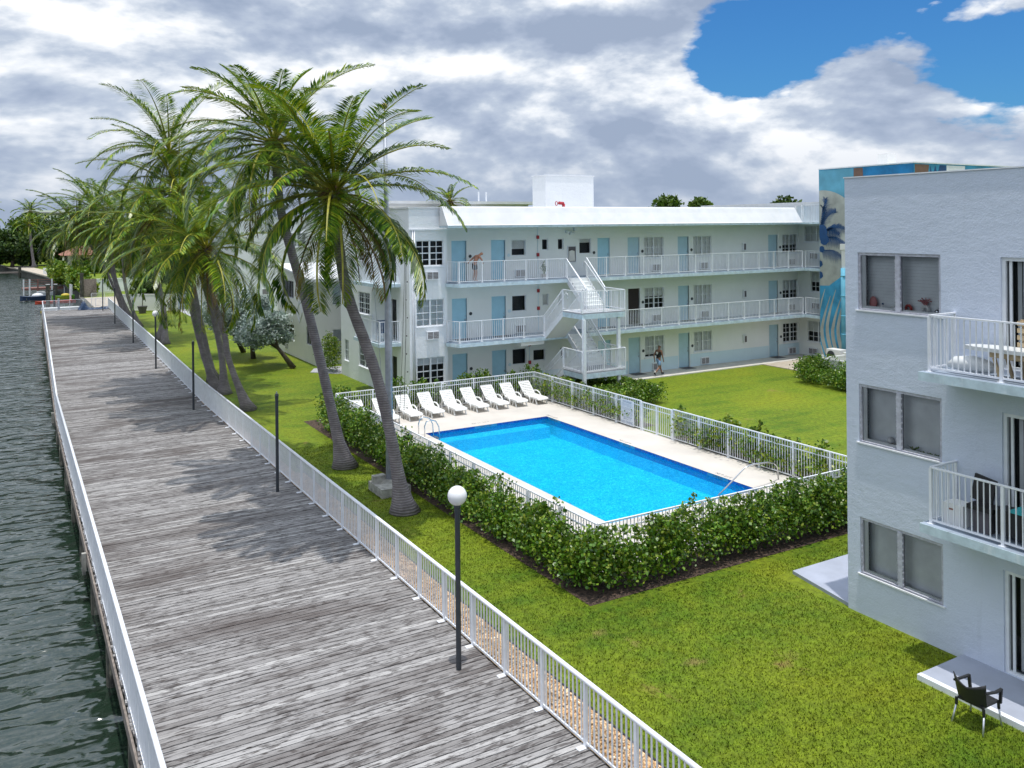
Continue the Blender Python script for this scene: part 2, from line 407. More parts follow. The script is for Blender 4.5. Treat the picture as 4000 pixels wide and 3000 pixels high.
def railing(parent, pts, h=1.07, bay=1.4, style='balc', name='railing', flip=False, skip_end=False):
    top = MB()
    for a, b in zip(pts[:-1], pts[1:]):
        if style == 'dock': top.tube([(a[0], a[1], a[2]+h), (b[0], b[1], b[2]+h)], .042, 10)
        else: top.bar((a[0], a[1], a[2]+h), (b[0], b[1], b[2]+h), .055, .03)
    ro = top.build(name, M['white'], parent, smooth=(style == 'dock'))
    holder = ro if parent.get('category') is None or name == 'railing' else ro
    done = set()
    for a, b in zip(pts[:-1], pts[1:]):
        a = Vector(a); b = Vector(b); d = b-a; L = math.hypot(d.x, d.y); n = max(1, round(L/bay)); ang = math.atan2(d.y, d.x)
        pm = panel_mesh(L/n, d.z/n, h, style)
        for i in range(n+1):
            p = a+d*(i/n); key = (round(p.x, 2), round(p.y, 2), round(p.z, 1))
            if key not in done:
                done.add(key); link('post', post_mesh(h, style), holder, tuple(p), rz=(math.pi if flip else 0))
            if i < n: link('baluster_panel', pm, holder, tuple(p), rz=ang)
    return ro
def fence(root, pts, h, bay, style, flip=False, gate=None):
    """a free-standing fence: its rail, posts and panels are direct children of root"""
    top = MB()
    for a, b in zip(pts[:-1], pts[1:]):
        if style == 'dock': top.tube([(a[0], a[1], a[2]+h), (b[0], b[1], b[2]+h)], .042, 10)
        else: top.bar((a[0], a[1], a[2]+h), (b[0], b[1], b[2]+h), .05, .035)
    top.build('top_rail', M['white'], root, smooth=(style == 'dock')); done = set()
    for a, b in zip(pts[:-1], pts[1:]):
        a = Vector(a); b = Vector(b); d = b-a; L = math.hypot(d.x, d.y); n = max(1, round(L/bay)); ang = math.atan2(d.y, d.x)
        pm = panel_mesh(L/n, d.z/n, h, style)
        for i in range(n+1):
            p = a+d*(i/n); key = (round(p.x, 2), round(p.y, 2))
            if key not in done: done.add(key); link('post', post_mesh(h, style), root, tuple(p), rz=(math.pi if flip else 0))
            if i < n:
                q = link('baluster_panel', pm, root, tuple(p), rz=ang)

# ------------------------------------------------------------------ windows, doors
WM = {}
def win_parts(w, h, cols, rows, fr, mid, t=.045):
    k = (round(w, 2), round(h, 2), cols, rows, fr, mid)
    if k in WM: return WM[k]
    f = MB()
    f.box(0, t, .05, .11, 0, h); f.box(w-t, w, .05, .11, 0, h); f.box(t, w-t, .05, .11, 0, t); f.box(t, w-t, .05, .11, h-t, h)
    for i in range(1, cols):
        x = w*i/cols; tw = (.045 if mid and i*2 == cols else .017); y0 = .045 if tw > .02 else .07
        f.box(x-tw, x+tw, y0, .105, t, h-t)
    for j in range(1, rows):
        z = h*j/rows; tw = .026 if j*2 == rows else .016
        f.box(t, w-t, .072 if tw < .02 else .06, .098, z-tw, z+tw)
    fm = f.mesh('window', M[fr]); p = MB(); p.quad((t, .085, t), (w-t, .085, t), (w-t, .085, h-t), (t, .085, h-t))
    WM[k] = (fm, p.mesh('pane', M['glass'])); return WM[k]
BL = {}
def flat(w, z0, z1, y, mat, name, slats=False):
    k = (round(w, 2), round(z0, 2), round(z1, 2), y, mat, slats)
    if k in BL: return BL[k]
    p = MB()
    if slats:
        n = int((z1-z0)/.07)
        for i in range(n):
            a = z0+(z1-z0)*i/n; b = z0+(z1-z0)*(i+1)/n; p.quad((.03, y, a), (w-.03, y, a), (w-.03, y+.010, b-.002), (.03, y+.010, b-.002))
    else:
        p.quad((0, y, z0), (w, y, z0), (w, y, z1), (0, y, z1))
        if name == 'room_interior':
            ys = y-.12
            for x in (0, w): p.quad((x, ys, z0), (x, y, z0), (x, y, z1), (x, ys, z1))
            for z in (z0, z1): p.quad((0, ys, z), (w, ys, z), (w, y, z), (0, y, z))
    BL[k] = p.mesh(name, M[mat]); return BL[k]
def window(par, face, plane, u, z, w, h, cols=4, rows=4, blind=1.0, fr='whitefr', mid=True, sill=True, depth=.0, label=None):
    """face 'Y': wall facing -Y at y=plane, u = left x.  face 'X': wall facing -X at x=plane, u = left (larger) y"""
    fm, pm = win_parts(w, h, cols, rows, fr, mid)
    loc = (u, plane+depth, z) if face == 'Y' else (plane+depth, u, z); rz = 0 if face == 'Y' else -math.pi/2
    o = link('window', fm, par, loc, rz); tag(o, label)
    def sub(nm, me): q = bpy.data.objects.new(nm, me); COL.objects.link(q); q.parent = o
    sub('pane', pm)
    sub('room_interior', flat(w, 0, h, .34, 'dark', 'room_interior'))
    if blind > 0: sub('blind', flat(w, h*(1-blind)+.02, h, .115, 'blind', 'blind', True))
    if sill:
        s = MB(); s.box(-.04, w+.04, -.045, .06, -.06, -.004); sub('sill', s.mesh('sill', M['white']))
    return o
def door(par, face, plane, u, z, w=.84, h=2.03, mat='door', handle=True, mate=True):
    d = MB(); d.box(0, w, .10, .145, 0, h); d.box(-.03, 0, .06, .15, 0, h+.03); d.box(w, w+.03, .06, .15, 0, h+.03); d.box(0, w, .06, .15, h, h+.03)
    loc = (u, plane, z) if face == 'Y' else (plane, u, z); rz = 0 if face == 'Y' else -math.pi/2
    o = link('door', d.mesh('door', M[mat]), par, loc, rz)
    if handle:
        k = MB(); k.sphere((w-.08, .07, .95), .035, 8, 6); k.sphere((w-.08, .075, 1.14), .028, 8, 6); k.box(w-.095, w-.065, .075, .1, .9, 1.0)
        q = bpy.data.objects.new('handle', k.mesh('handle', M['pole'])); COL.objects.link(q); q.parent = o
    return o
def grille(par, face, plane, u, z, w=.64, h=.40, out=.11):
    """through-wall air conditioner cover"""
    g = MB(); g.box(0, w, -out, .0, h-.03, h); g.box(0, .03, -out, 0, 0, h-.03); g.box(w-.03, w, -out, 0, 0, h-.03); g.box(.03, w-.03, -out, 0, 0, .03)
    for i in range(1, 6): g.box(.03, w-.03, -out, -out+.02, h*i/6-.005, h*i/6+.005)
    g.box(w/2-.01, w/2+.01, -out-.002, -out+.02, .03, h-.03)
    loc = (u, plane, z) if face == 'Y' else (plane, u, z); rz = 0 if face == 'Y' else -math.pi/2
    o = link('air_conditioner_cover', g.mesh('air_conditioner_cover', M['white']), par, loc, rz)
    b = MB(); b.quad((.03, -out+.012, .03), (w-.03, -out+.012, .03), (w-.03, -out+.012, h-.03), (.03, -out+.012, h-.03))
    q = bpy.data.objects.new('grille', b.mesh('grille', M['grille'])); COL.objects.link(q); q.parent = o
    return o

def wall_mesh(mb, face, plane, u0, u1, z0, z1, holes, depth=.14):
    """front surface with rectangular openings (a0,a1,b0,b1) and their reveals"""
    us = sorted({u0, u1, *[h[0] for h in holes], *[h[1] for h in holes]}); us = [u for u in us if u0 <= u <= u1]
    zs = sorted({z0, z1, *[h[2] for h in holes], *[h[3] for h in holes]}); zs = [z for z in zs if z0 <= z <= z1]
    P = (lambda u, d, z: (u, plane+d, z)) if face == 'Y' else (lambda u, d, z: (plane+d, u, z))
    for a, b in zip(us[:-1], us[1:]):
        run = None
        for c, d in zip(zs[:-1], zs[1:]):
            if any(h[0] < (a+b)/2 < h[1] and h[2] < (c+d)/2 < h[3] for h in holes): continue
            q = [P(a, 0, c), P(b, 0, c), P(b, 0, d), P(a, 0, d)]
            if face == 'X': q = q[::-1]
            mb.quad(*q)
    for h in holes:
        a, b, c, d = h
        mb.quad(P(a, 0, c), P(a, depth, c), P(a, depth, d), P(a, 0, d)); mb.quad(P(b, 0, c), P(b, 0, d), P(b, depth, d), P(b, depth, c))
        mb.quad(P(a, 0, c), P(b, 0, c), P(b, depth, c), P(a, depth, c)); mb.quad(P(a, 0, d), P(a, depth, d), P(b, depth, d), P(b, 0, d))

# ------------------------------------------------------------------ setting: ground, water, lawns
def drift(y): return 0 if y < 43 else (y-43)*.019
def sheet(name, outer, holes, z, mat, kind='structure', label=None):
    loops = [[Vector((x, y, 0)) for x, y in outer]]+[[Vector((x, y, 0)) for x, y in h] for h in holes]
    tris = geometry.tessellate_polygon(loops); flatv = [v for l in loops for v in l]
    fs = []
    for t in tris:
        a, b, c = (flatv[i] for i in t)
        fs.append(tuple(t) if (b-a).cross(c-a).z > 0 else tuple(t[::-1]))
    mb = MB(); mb.add([(v.x, v.y, z) for v in flatv], fs)
    o = mb.build(name, mat, loc=(0, 0, 0)); tag(o, kind=kind); return o

POOL = (14.85, 20.8, 20.05, 32.75)
px0, px1, py0, py1 = POOL
shore = [(8.45, -60), (8.45, 43), (8.7, 58), (9.5, 101), (9.5, 104.5), (7.75, 104.8), (7.8, 122), (8.5, 133), (5.6, 182), (1.2, 221), (-3, 256), (-60, 262), (-400, 330), (-2500, 900)]
pooldeck = (12.38, 22.8, 17.25, 37.0)
dx0, dx1, dy0, dy1 = pooldeck
sheet('ground', shore+[(-2500, 6000), (6000, 6000), (6000, -60)], [[(px0-.3, py0-.3), (px1+.3, py0-.3), (px1+.3, py1+.3), (px0-.3, py1+.3)]], 0, M['grass'])
w = MB(); w.quad((-3000, -200, -1.35), (60, -200, -1.35), (60, 1500, -1.35), (-3000, 1500, -1.35)); tag(w.build('water', M['water'], loc=(0, 0, 0)), kind='structure')
sw = MB()
for a, b in zip(shore[:-1], shore[1:]):
    sw.quad((a[0], a[1], 0), (b[0], b[1], 0), (b[0], b[1], -4), (a[0], a[1], -4))
    if a[1] > 100: sw.bar((a[0], a[1], -.02), (b[0], b[1], -.02), .5, .22)
tag(sw.build('sea_wall', M['wall_sea'], loc=(0, 0, 0)), kind='structure')
sheet('pool_deck', [(dx0, dy0), (dx1, dy0), (dx1, dy1), (dx0, dy1)], [[(px0-.004, py0-.004), (px1+.004, py0-.004), (px1+.004, py1+.004), (px0-.004, py1+.004)]], .05, M['pooldeck'])
c = MB()
for a, b in (((dx0, dy0), (dx1, dy0)), ((dx1, dy0), (dx1, dy1)), ((dx1, dy1), (dx0, dy1)), ((dx0, dy1), (dx0, dy0))):
    c.quad((a[0], a[1], -.05), (b[0], b[1], -.05), (b[0], b[1], .05), (a[0], a[1], .05))
tag(c.build('pool_deck_edge', M['pooldeck'], loc=(0, 0, 0)), kind='structure')
# mulch beds
sheet('mulch_bed', [(11.3, 16.02), (30, 16.02), (30, 17.23), (12.36, 17.23), (12.36, 37.02), (22.82, 37.02), (22.82, 28.9), (23.9, 28.9), (23.9, 37.9), (11.25, 37.9)], [], .006, M['soil'])
sheet('mulch_strip', [(22.82, 15.9), (23.9, 15.9), (23.9, 27.0), (22.82, 27.0)], [], .007, M['soil'])
# walkway along the long building, pebbled patch and landing pads
pv = MB(); pv.prism([(18.4, 37.75), (43.3, 37.75), (43.3, 30), (45, 30), (45, 39.5), (18.4, 39.5)][:2]+[(45, 37.75), (45, 39.5), (18.4, 39.5)], -.05, .05)
tag(pv.build('walkway', M['conc_w'], loc=(0, 0, 0)), kind='structure')
pv = MB(); pv.prism([(39.6, 31), (43.3, 31), (43.3, 37.746), (39.6, 37.746)], -.05, .045); tag(pv.build('pebble_pavement', M['sand'], loc=(0, 0, 0)), kind='structure')
pv = MB(); pv.prism([(16.25, 13.0), (19.0, 13.0), (19.0, 14.9), (16.6, 14.9)], -.05, .08); pv.prism([(14.86, -4), (16.2, -4), (16.2, 10.25), (14.86, 10.25)], -.05, .10)
tag(pv.build('patio_slab', M['pad'], loc=(0, 0, 0)), kind='structure')
pv = MB(); pv.prism([(14.74, -4), (14.858, -4), (14.858, 10.25), (14.74, 10.25)], -.05, .105); tag(pv.build('patio_edge', M['white'], loc=(0, 0, 0)), kind='structure')
pv = MB(); pv.prism([(7.8, 104.9), (12.5, 104.9), (12.5, 121), (7.85, 121)], -.05, .03); tag(pv.build('dockside_pavement', M['sand'], loc=(0, 0, 0)), kind='structure')
pv = MB(); pv.prism([(16.6, 49.0), (22, 49.0), (22, 51.6), (16.0, 51.6), (15.4, 50.4)], -.05, .03); pv.prism([(15.3, 79), (19, 79), (19, 97), (15.3, 97)], -.05, .03); tag(pv.build('side_path', M['conc'], loc=(0, 0, 0)), kind='structure')

# grass blades close to the camera
def blades():
    n = 230000
    u = rng.random(n); d = 9+27*u**1.5   # more of them nearer
    y = d-2.5; x = 8.9+rng.random(n)*(24-8.9)
    keep = ~((x > 11.3) & (y > 15.7) & (y < 38)) & ~((x > 14.7) & (y < 10.3)) & ~((x > 16.1) & (y < 15.0)) & ~((x < 8.95) & (y < 33))
    x = x[keep]; y = y[keep]; n = len(x)
    h = .025+.03*rng.random(n); wd = .007+.007*rng.random(n); a = rng.random(n)*6.283; l = (rng.random(n)-.5)*.07; l2 = (rng.random(n)-.5)*.07
    V = np.zeros((n, 3, 3)); V[:, 0] = np.stack([x-np.cos(a)*wd, y-np.sin(a)*wd, np.zeros(n)], 1)
    V[:, 1] = np.stack([x+np.cos(a)*wd, y+np.sin(a)*wd, np.zeros(n)], 1); V[:, 2] = np.stack([x+l, y+l2, h], 1)
    link_ = np_mesh('grass', V.reshape(-1, 3), np.arange(n*3).reshape(-1, 3), M['blade'])
    o = link('grass', link_, None, (0, 0, 0)); tag(o, 'short mown lawn grass between the boardwalk fence and the pool hedge', 'grass', kind='stuff')
blades()
# pebbles
def pebbles():
    n = 15000; y = 8.5+rng.random(n)**1.25*36; x = 8.24+rng.random(n)*(.62 if True else 0); x = np.where(y > 30, 8.24+(x-8.24)*.6, x)
    z = .015+rng.random(n)*.03; r = .016+.02*rng.random(n)
    base = np.array([(1,0,0),(-1,0,0),(0,1,0),(0,-1,0),(0,0,.8),(0,0,-.8)]); F = np.array([(0,2,4),(2,1,4),(1,3,4),(3,0,4),(2,0,5),(1,2,5),(3,1,5),(0,3,5)])
    th = rng.random(n)*6.28; c_, s_ = np.cos(th), np.sin(th); B = base[None]*(r[:, None]*(.75+.6*rng.random((n, 6))))[..., None]
    X = B[..., 0]*c_[:, None]-B[..., 1]*s_[:, None]; Y = B[..., 0]*s_[:, None]+B[..., 1]*c_[:, None]
    V = np.stack([X+x[:, None], Y+y[:, None], B[..., 2]+z[:, None]], -1).reshape(-1, 3)
    FF = (F[None]+np.arange(n)[:, None, None]*6).reshape(-1, 3)
    o = link('gravel', np_mesh('gravel', V, FF, M['gravel']), None, (0, 0, 0)); tag(o, 'tan pebble strip between boardwalk railing and lawn', 'gravel', kind='stuff')
pebbles()
g = MB(); g.quad((8.2, 5, .004), (8.9, 5, .004), (8.9, 30, .004), (8.2, 30, .004)); g.quad((8.2, 30, .004), (8.6, 30, .004), (8.6, 45, .004), (8.2, 45, .004)); tag(g.build('gravel_bed', M['gravel'], loc=(0, 0, 0)), kind='structure')
g = MB(); g.box(8.90, 8.93, 5, 31, -.02, .03); tag(g.build('edging_strip', M['black'], loc=(0, 0, 0)), kind='structure')

# ------------------------------------------------------------------ boardwalk
def boardwalk():
    mb = MB(); y = 6.0
    while y < 104.3:
        wd = .142+random.uniform(-.004, .004); dd = drift(y); xl = 1.765+dd+random.uniform(-.025, .025); xr = 8.19+dd+random.uniform(-.02, .02)
        cuts = [xl, xr]
        for a, b in zip(cuts[:-1], cuts[1:]):
            dz = random.uniform(-.004, .004); g_ = .003
            mb.box(a+g_, b-g_, y, y+wd-random.uniform(.014, .030), -.045+dz, dz)
        y += wd
    root = thing('boardwalk', 'weathered grey timber boardwalk running along the water', 'boardwalk', (5, 8, 0))
    mb.build('deck_planks', M['deck'], root)
    f = MB()
    for i in range(10):
        y0 = 6+i*9.85; y1 = y0+9.85
        for off in (1.85, 3.2, 4.9, 6.5, 7.9): f.bar((off+drift(y0), y0, -.17), (off+drift(y1), y1, -.17), .07, .24)
        f.bar((1.735+drift(y0), y0, -.16), (1.735+drift(y1), y1, -.16), .04, .22)
    f.build('joist', M['oldwood'], root)
    for i in range(24):
        y = 8.5+i*4.1
        p = MB(); p.tube([(1.9+drift(y), y, -4), (1.88+drift(y), y, -.06)], .14, 10); p.build('piling', M['pile'], root, smooth=True)
        if i in (1, 4, 9):
            p = MB(); p.box(1.60+drift(y), 1.71+drift(y), y+.8, y+.92, -.5, -.02); p.box(1.62+drift(y), 1.71+drift(y), y+.97, y+1.07, -.65, -.12); p.build('fender_block', M['aged'], root)
boardwalk()
h_ = MB(); h_.box(0, .0, 0, 0, 0, 0)
r = thing('railing', 'white metal railing between the boardwalk and the lawn', 'railing', (8.18, 8, 0))
fence(r, [(8.18, 6.4, 0), (8.18, 43.9, 0), (8.18+drift(57), 57, 0), (8.18+drift(104), 104, 0)], 1.1, 1.32, 'dock')
r = thing('railing', 'white metal railing on the water edge of the boardwalk', 'railing', (1.80, 8, 0))
fence(r, [(1.80, 6.4, 0), (1.80, 44.2, 0), (1.80+drift(72), 72, 0), (1.80+drift(104), 104, 0)], 1.1, 1.32, 'dock', flip=True)
r = thing('railing', 'white railing closing the far end of the boardwalk', 'railing', (3, 104, 0))
fence(r, [(2.96, 104.05, 0), (6.85, 104.1, 0), (9.3, 104.0, 0)], 1.1, 1.3, 'balc')
r = thing('gate', 'white metal gate fence at the dockside path behind the boardwalk end', 'gate', (6.9, 108, 0))
fence(r, [(7.9, 107.6, 0), (10.6, 107.6, 0)], 1.45, 1.35, 'balc')

def lamp(x, y, h, globe, label):
    r = thing('lamp_post', label, 'lamp', (x, y, 0), 'lamp posts along the boardwalk')
    p = MB(); p.tube([(x, y, 0), (x, y, h)], .052, 12); p.tube([(x, y, h-.12), (x, y, h)], .06, 12); p.build('post', M['grey'], r, smooth=False)
    b = MB(); b.tube([(x, y, h), (x, y, h+.06)], [.075, .05], 12); b.build('collar', M['grey'], r)
    if globe:
        g = MB(); g.sphere((x, y, h+.21), .19, 24, 16); g.build('globe', M['globe'], r, smooth=True)
    else:
        g = MB(); g.tube([(x, y, h+.06), (x, y, h+.13)], .018, 6); g.build('bulb_socket', M['pole'], r)
lamp(7.5, 15.08, 3.18, True, 'nearest lamp post with white globe, beside the boardwalk fence')
lamp(7.52, 28.3, 3.15, False, 'bare grey lamp post without globe, second nearest on the boardwalk')
lamp(7.52, 43.2, 3.2, False, 'bare lamp post without globe, third along the boardwalk')
lamp(7.75, 57.1, 3.2, True, 'lamp post with white globe halfway down the boardwalk')
lamp(8.05, 71.0, 3.2, True, 'lamp post with pale globe under the far palm fronds')
lamp(8.27, 86.4, 3.2, False, 'thin bare lamp post near the far end of the boardwalk, before the last one')
lamp(8.52, 101.1, 3.6, False, 'last dark lamp post by the far railing of the boardwalk')

# ------------------------------------------------------------------ pool
root = thing('swimming_pool', 'rectangular bright blue swimming pool with dark blue tile band', 'swimming pool', (17.9, 26.7, 0))
s = MB(); D = -.72; s.quad((px0, py0, D), (px1, py0, D), (px1, py1, D), (px0, py1, D))
for a, b in (((px0, py0), (px1, py0)), ((px1, py0), (px1, py1)), ((px1, py1), (px0, py1)), ((px0, py1), (px0, py0))):
    s.quad((a[0], a[1], D), (b[0], b[1], D), (b[0], b[1], -.25), (a[0], a[1], -.25))
s.build('basin', M['plaster'], root)
t = MB()
e = .003
for a, b in (((px0+e, py0+e), (px1-e, py0+e)), ((px1-e, py0+e), (px1-e, py1-e)), ((px1-e, py1-e), (px0+e, py1-e)), ((px0+e, py1-e), (px0+e, py0+e))):
    t.quad((a[0], a[1], -.26), (b[0], b[1], -.26), (b[0], b[1], .046), (a[0], a[1], .046))
t.build('tile_band', M['tile'], root)
s = MB(); s.box(px0+.01, px1-.3, py1-.75, py1-.01, D+.001, -.24); s.build('bench_step', M['plaster'], root)
for i in range(3): s = MB(); s.box(px1-1.5, px1-.01, py0+.3*i+.011, py0+.3*(i+1)+.01, D+.001, -.22-.14*i); s.build('entry_step', M['plaster'], root)
s = MB(); s.quad((px0+.004, py0+.004, -.05), (px1-.004, py0+.004, -.05), (px1-.004, py1-.004, -.05), (px0+.004, py1-.004, -.05)); s.build('water_surface', M['poolwater'], root)
# ladder
r = thing('pool_ladder', 'stainless steel pool ladder at the back left corner of the pool', 'ladder', (14.75, 32.0, .05))
for yy in (32.55, 31.95):
    l = MB(); l.tube([(14.45, yy, .05), (14.45, yy, .55), (14.52, yy, .72), (14.68, yy, .80), (14.95, yy, .70), (15.08, yy, .45), (15.12, yy, -.1), (15.12, yy, -1.0)], .024, 8); l.build('handrail', M['steel'], r, smooth=True)
for z in (-.05, -.35): l = MB(); l.box(15.06, 15.18, 31.96, 32.54, z-.02, z+.01); l.build('tread', M['steel'], r)
r = thing('handrail', 'bent stainless handrail at the steps of the near right pool corner', 'handrail', (21.5, 20.3, .05))
l = MB(); l.tube([(22.2, 20.5, .05), (22.1, 20.45, .50), (21.85, 20.35, .68), (21.4, 20.25, .80), (20.6, 20.15, .86), (20.3, 20.15, .80), (19.3, 20.7, -.35), (19.2, 20.75, -.9)], .024, 8); l.build('tube', M['steel'], r, smooth=True)
for z in (): pass

# pool fence
r = thing('pool_fence', 'white metal fence enclosing the swimming pool', 'fence', (12.38, 17.25, .05))
Z = .05
fence(r, [(22.74, 26.42, Z), (22.74, 17.3, Z), (12.44, 17.3, Z), (12.44, 36.94, Z), (22.74, 36.94, Z), (22.74, 28.42, Z)], 1.22, 1.6, 'pool')
g = thing('gate', 'narrow white gate in the pool fence facing the back lawn', 'gate', (22.74, 27.4, Z))
fence(g, [(22.74, 28.36, Z), (22.74, 27.42, Z), (22.74, 26.48, Z)], 1.18, .94, 'pool')

def text_mesh(name, s, size, mat, depth=.0):
    cu = bpy.data.curves.new(name, 'FONT'); cu.body = s; cu.size = size; cu.align_x = 'CENTER'; cu.extrude = depth
    o = bpy.data.objects.new('tmp', cu); COL.objects.link(o); bpy.context.view_layer.update()
    me = bpy.data.meshes.new_from_object(o.evaluated_get(bpy.context.evaluated_depsgraph_get())); me.name = name
    bpy.data.objects.remove(o); me.materials.clear(); me.materials.append(mat); return me
# sign on the fence, facing -X (read from the pool)
r = thing('pool_sign', 'pale sign board with pool rules and no diving on the fence', 'sign', (22.68, 29.25, .1))
b = MB(); b.box(22.655, 22.675, 28.80, 29.72, .12, 1.17); b.build('board', M['sign'], r)
def sign_text(s, size, z, mat=M['ink']):
    link('lettering', text_mesh('lettering', s, size, mat), r, (22.650, 29.26, z), rot=(R(90), 0, R(-90)))
sign_text('POOL RULES', .105, 1.05)
k = MB()
for i in range(16):
    if i in (4, 9): continue
    z = 1.0-.033*i; wl = .38*random.uniform(.75, 1); 
    x0 = 29.26+.38
    while x0 > 29.26+.38-2*wl:
        ln = random.uniform(.02, .09); k.quad((22.651, x0, z), (22.651, x0-ln, z), (22.651, x0-ln, z+.007), (22.651, x0, z+.007)); x0 -= ln+.018
k.build('small_print', M['ink'], r)
sign_text('POOL MAXIMUM', .085, .41); sign_text('DEPTH 4\' - 11"', .085, .325); sign_text('NO DIVING', .155, .17)
# depth markings
def marking(s, x, y, rz, label, size=.19, z=.054):
    o = link('depth_marking', text_mesh('depth_marking', s, size, M['inkdark']), None, (x, y, z), rz=rz); tag(o, label, 'marking', 'depth markings round the pool')
marking('4 FT 11 IN', 17.7, 33.3, R(180), 'painted depth marking on the deck in front of the sun loungers')
marking('4 FT 11 IN', 21.05, 32.55, R(90), 'painted depth marking on the deck at the back right pool corner')
marking('4 FT 3 IN', 21.05, 27.25, R(90), 'painted depth marking on the deck halfway along the pool, below the sign')
marking('3 FT 6 IN', 21.05, 21.8, R(90), 'painted depth marking on the deck near the bent handrail')
def tile_mark(s, x, y, rot, dims):
    t = MB(); t.box(*dims); t.build('marking_tile', M['mural_blue'], root)
    link('depth_number', text_mesh('depth_number', s, .12, M['inkdark']), root, (x, y, -.045), rot=rot)
tile_mark('4 FT 11 IN', 17.7, py1-.012, (R(90), 0, 0), (17.15, 18.25, py1-.008, py1-.004, -.05, .045))
for yy, s in ((32.1, '4 FT 11 IN'), (26.9, '4 FT 3 IN'), (21.9, '3 FT 6 IN')):
    tile_mark(s, px1-.012, yy, (R(90), 0, R(-90)), (px1-.008, px1-.004, yy-.5, yy+.5, -.05, .045))

# ------------------------------------------------------------------ sun loungers
def make_lounger():
    r = thing('sun_lounger', '', 'sun lounger', (0, 0, 0), 'white sun loungers in a row behind the pool')
    W = .285; s = MB()
    prof = [(-.98, .25), (-.94, .31), (-.80, .335), (-.4, .325), (0, .315), (.22, .31)]
    for (a, za), (b, zb) in zip(prof[:-1], prof[1:]): s.xprism([(a, za-.03), (b, zb-.03), (b, zb), (a, za)], -W, W)
    for x in (-W-.012, W+.012): s.bar((x, -.96, .275), (x, .25, .285), .035, .07)
    s.build('seat', M['plastic'], r)
    b = MB(); p0 = Vector((0, .24, .31)); p1 = Vector((0, .82, .84)); d = p1-p0
    for i in range(8):
        a = p0+d*(i/8+.008); c = p0+d*((i+1)/8-.028)
        b.bar((0, a.y, a.z), (0, c.y, c.z), 2*W-.03, .022, up=(0, -1, 1))
    for x in (-W, W): b.bar((x, p0.y, p0.z), (x, p1.y, p1.z), .05, .04)
    b.bar((-W, .82, .845), (W, .82, .845), .05, .05)
    b.build('backrest', M['plastic'], r)
    for x in (-W+.01, W-.01): l = MB(); l.bar((x*.98, .52, .54), (x*.98, .86, .14), .03, .04); l.build('back_strut', M['plastic'], r)
    for x in (-1, 1):
        l = MB(); l.bar((x*W, -.72, .29), (x*W*1.0, -.88, 0), .045, .05); l.build('leg', M['plastic'], r)
        l = MB(); l.bar((x*W, -.62, .29), (x*W*.95, -.47, .0), .04, .04); l.build('leg', M['plastic'], r)
        l = MB(); xx = x*(W+.05)
        l.tube([(xx, -.36, 0), (xx, -.30, .22), (xx, -.16, .40), (xx, .06, .47), (xx, .30, .46), (xx, .42, .40), (xx, .46, .2), (xx, .5, 0)], [.022, .026, .03, .032, .032, .028, .024, .022], 8)
        l.build('armrest', M['plastic'], r, smooth=True)
    return r
L0 = make_lounger()
lx = [13.25, 14.35, 15.47, 16.57, 17.68, 18.80, 19.90, 20.95, 22.02]
ll = ['white sun lounger at the left end of the row, mostly behind the near palm trunks', 'white sun lounger partly hidden behind the flagpole, second from left',
      'white sun lounger just right of the flagpole, third from left', 'white sun lounger, fourth from left in the row', 'white sun lounger in the middle of the row, fifth from left',
      'white sun lounger, fourth from the right end of the row', 'white sun lounger, third from the right end of the row', 'white sun lounger, second from the right end of the row', 'white sun lounger at the right end, by the fence corner']
for i, x in enumerate(lx):
    o = L0 if i == 0 else copy_tree(L0)
    o.location = (x, 35.97+random.uniform(-.05, .05), .052); o.rotation_euler.z = R(random.uniform(-2.5, 2.5)); o['label'] = ll[i]

# ------------------------------------------------------------------ black armchair on the lawn
def armchair():
    r = thing('armchair', 'black plastic armchair with metal legs standing on the grass by the patio', 'chair', (0, 0, 0))
    # local: faces +X, origin at ground between the feet
    s = MB(); s.prism([(-.22, -.22), (.24, -.24), (.26, 0), (.24, .24), (-.22, .22)], .41, .445); s.build('seat', M['black'], r)
    b = MB(); n = 10; rows = []
    for j in range(6):
        t = j/5; row = []
        for i in range(n+1):
            a = -1+2*i/n; zt = .80-.06*(1-abs(a))*t*1.2+.05*abs(a)**2*t
            row.append((-.23-.09*t+.10*a*a, a*(.25+.03*t), .44+(zt-.44)*t))
        rows.append(row)
    vs = [p for rr in rows for p in rr]; vs2 = [(x-.022, y, z) for x, y, z in vs]; m = n+1
    fs = [(j*m+i, j*m+i+1, (j+1)*m+i+1, (j+1)*m+i) for j in range(5) for i in range(n)]
    o = len(vs); fs2 = [tuple(o+k for k in f[::-1]) for f in fs]
    edge = [(5*m+i, 5*m+i+1, o+5*m+i+1, o+5*m+i) for i in range(n)]+[(j*m, (j+1)*m, o+(j+1)*m, o+j*m) for j in range(5)]+[((j+1)*m+n, j*m+n, o+j*m+n, o+(j+1)*m+n) for j in range(5)]
    b.add(vs+vs2, fs+fs2+edge); b.build('backrest', M['black'], r, smooth=True)
    for y in (-1, 1):
        a = MB(); a.bar((-.22, y*.27, .70), (.05, y*.29, .655), .045, .03); a.bar((.05, y*.29, .655), (.24, y*.28, .645), .045, .03); a.bar((.24, y*.28, .66), (.25, y*.26, .40), .04, .045); a.build('armrest', M['black'], r)
        for x0, x1 in ((-.22, -.31), (.24, .27)):
            a = MB(); a.tube([(x0, y*.235, .42), (x0, y*.24, .30)], .026, 8); a.build('leg_socket', M['black'], r)
            a = MB(); a.tube([(x0, y*.24, .31), (x1, y*.27, 0)], .016, 8); a.build('leg', M['alu'], r, smooth=True)
    return r
ch = armchair(); ch.location = (14.32, 8.82, 0); ch.rotation_euler.z = R(2)

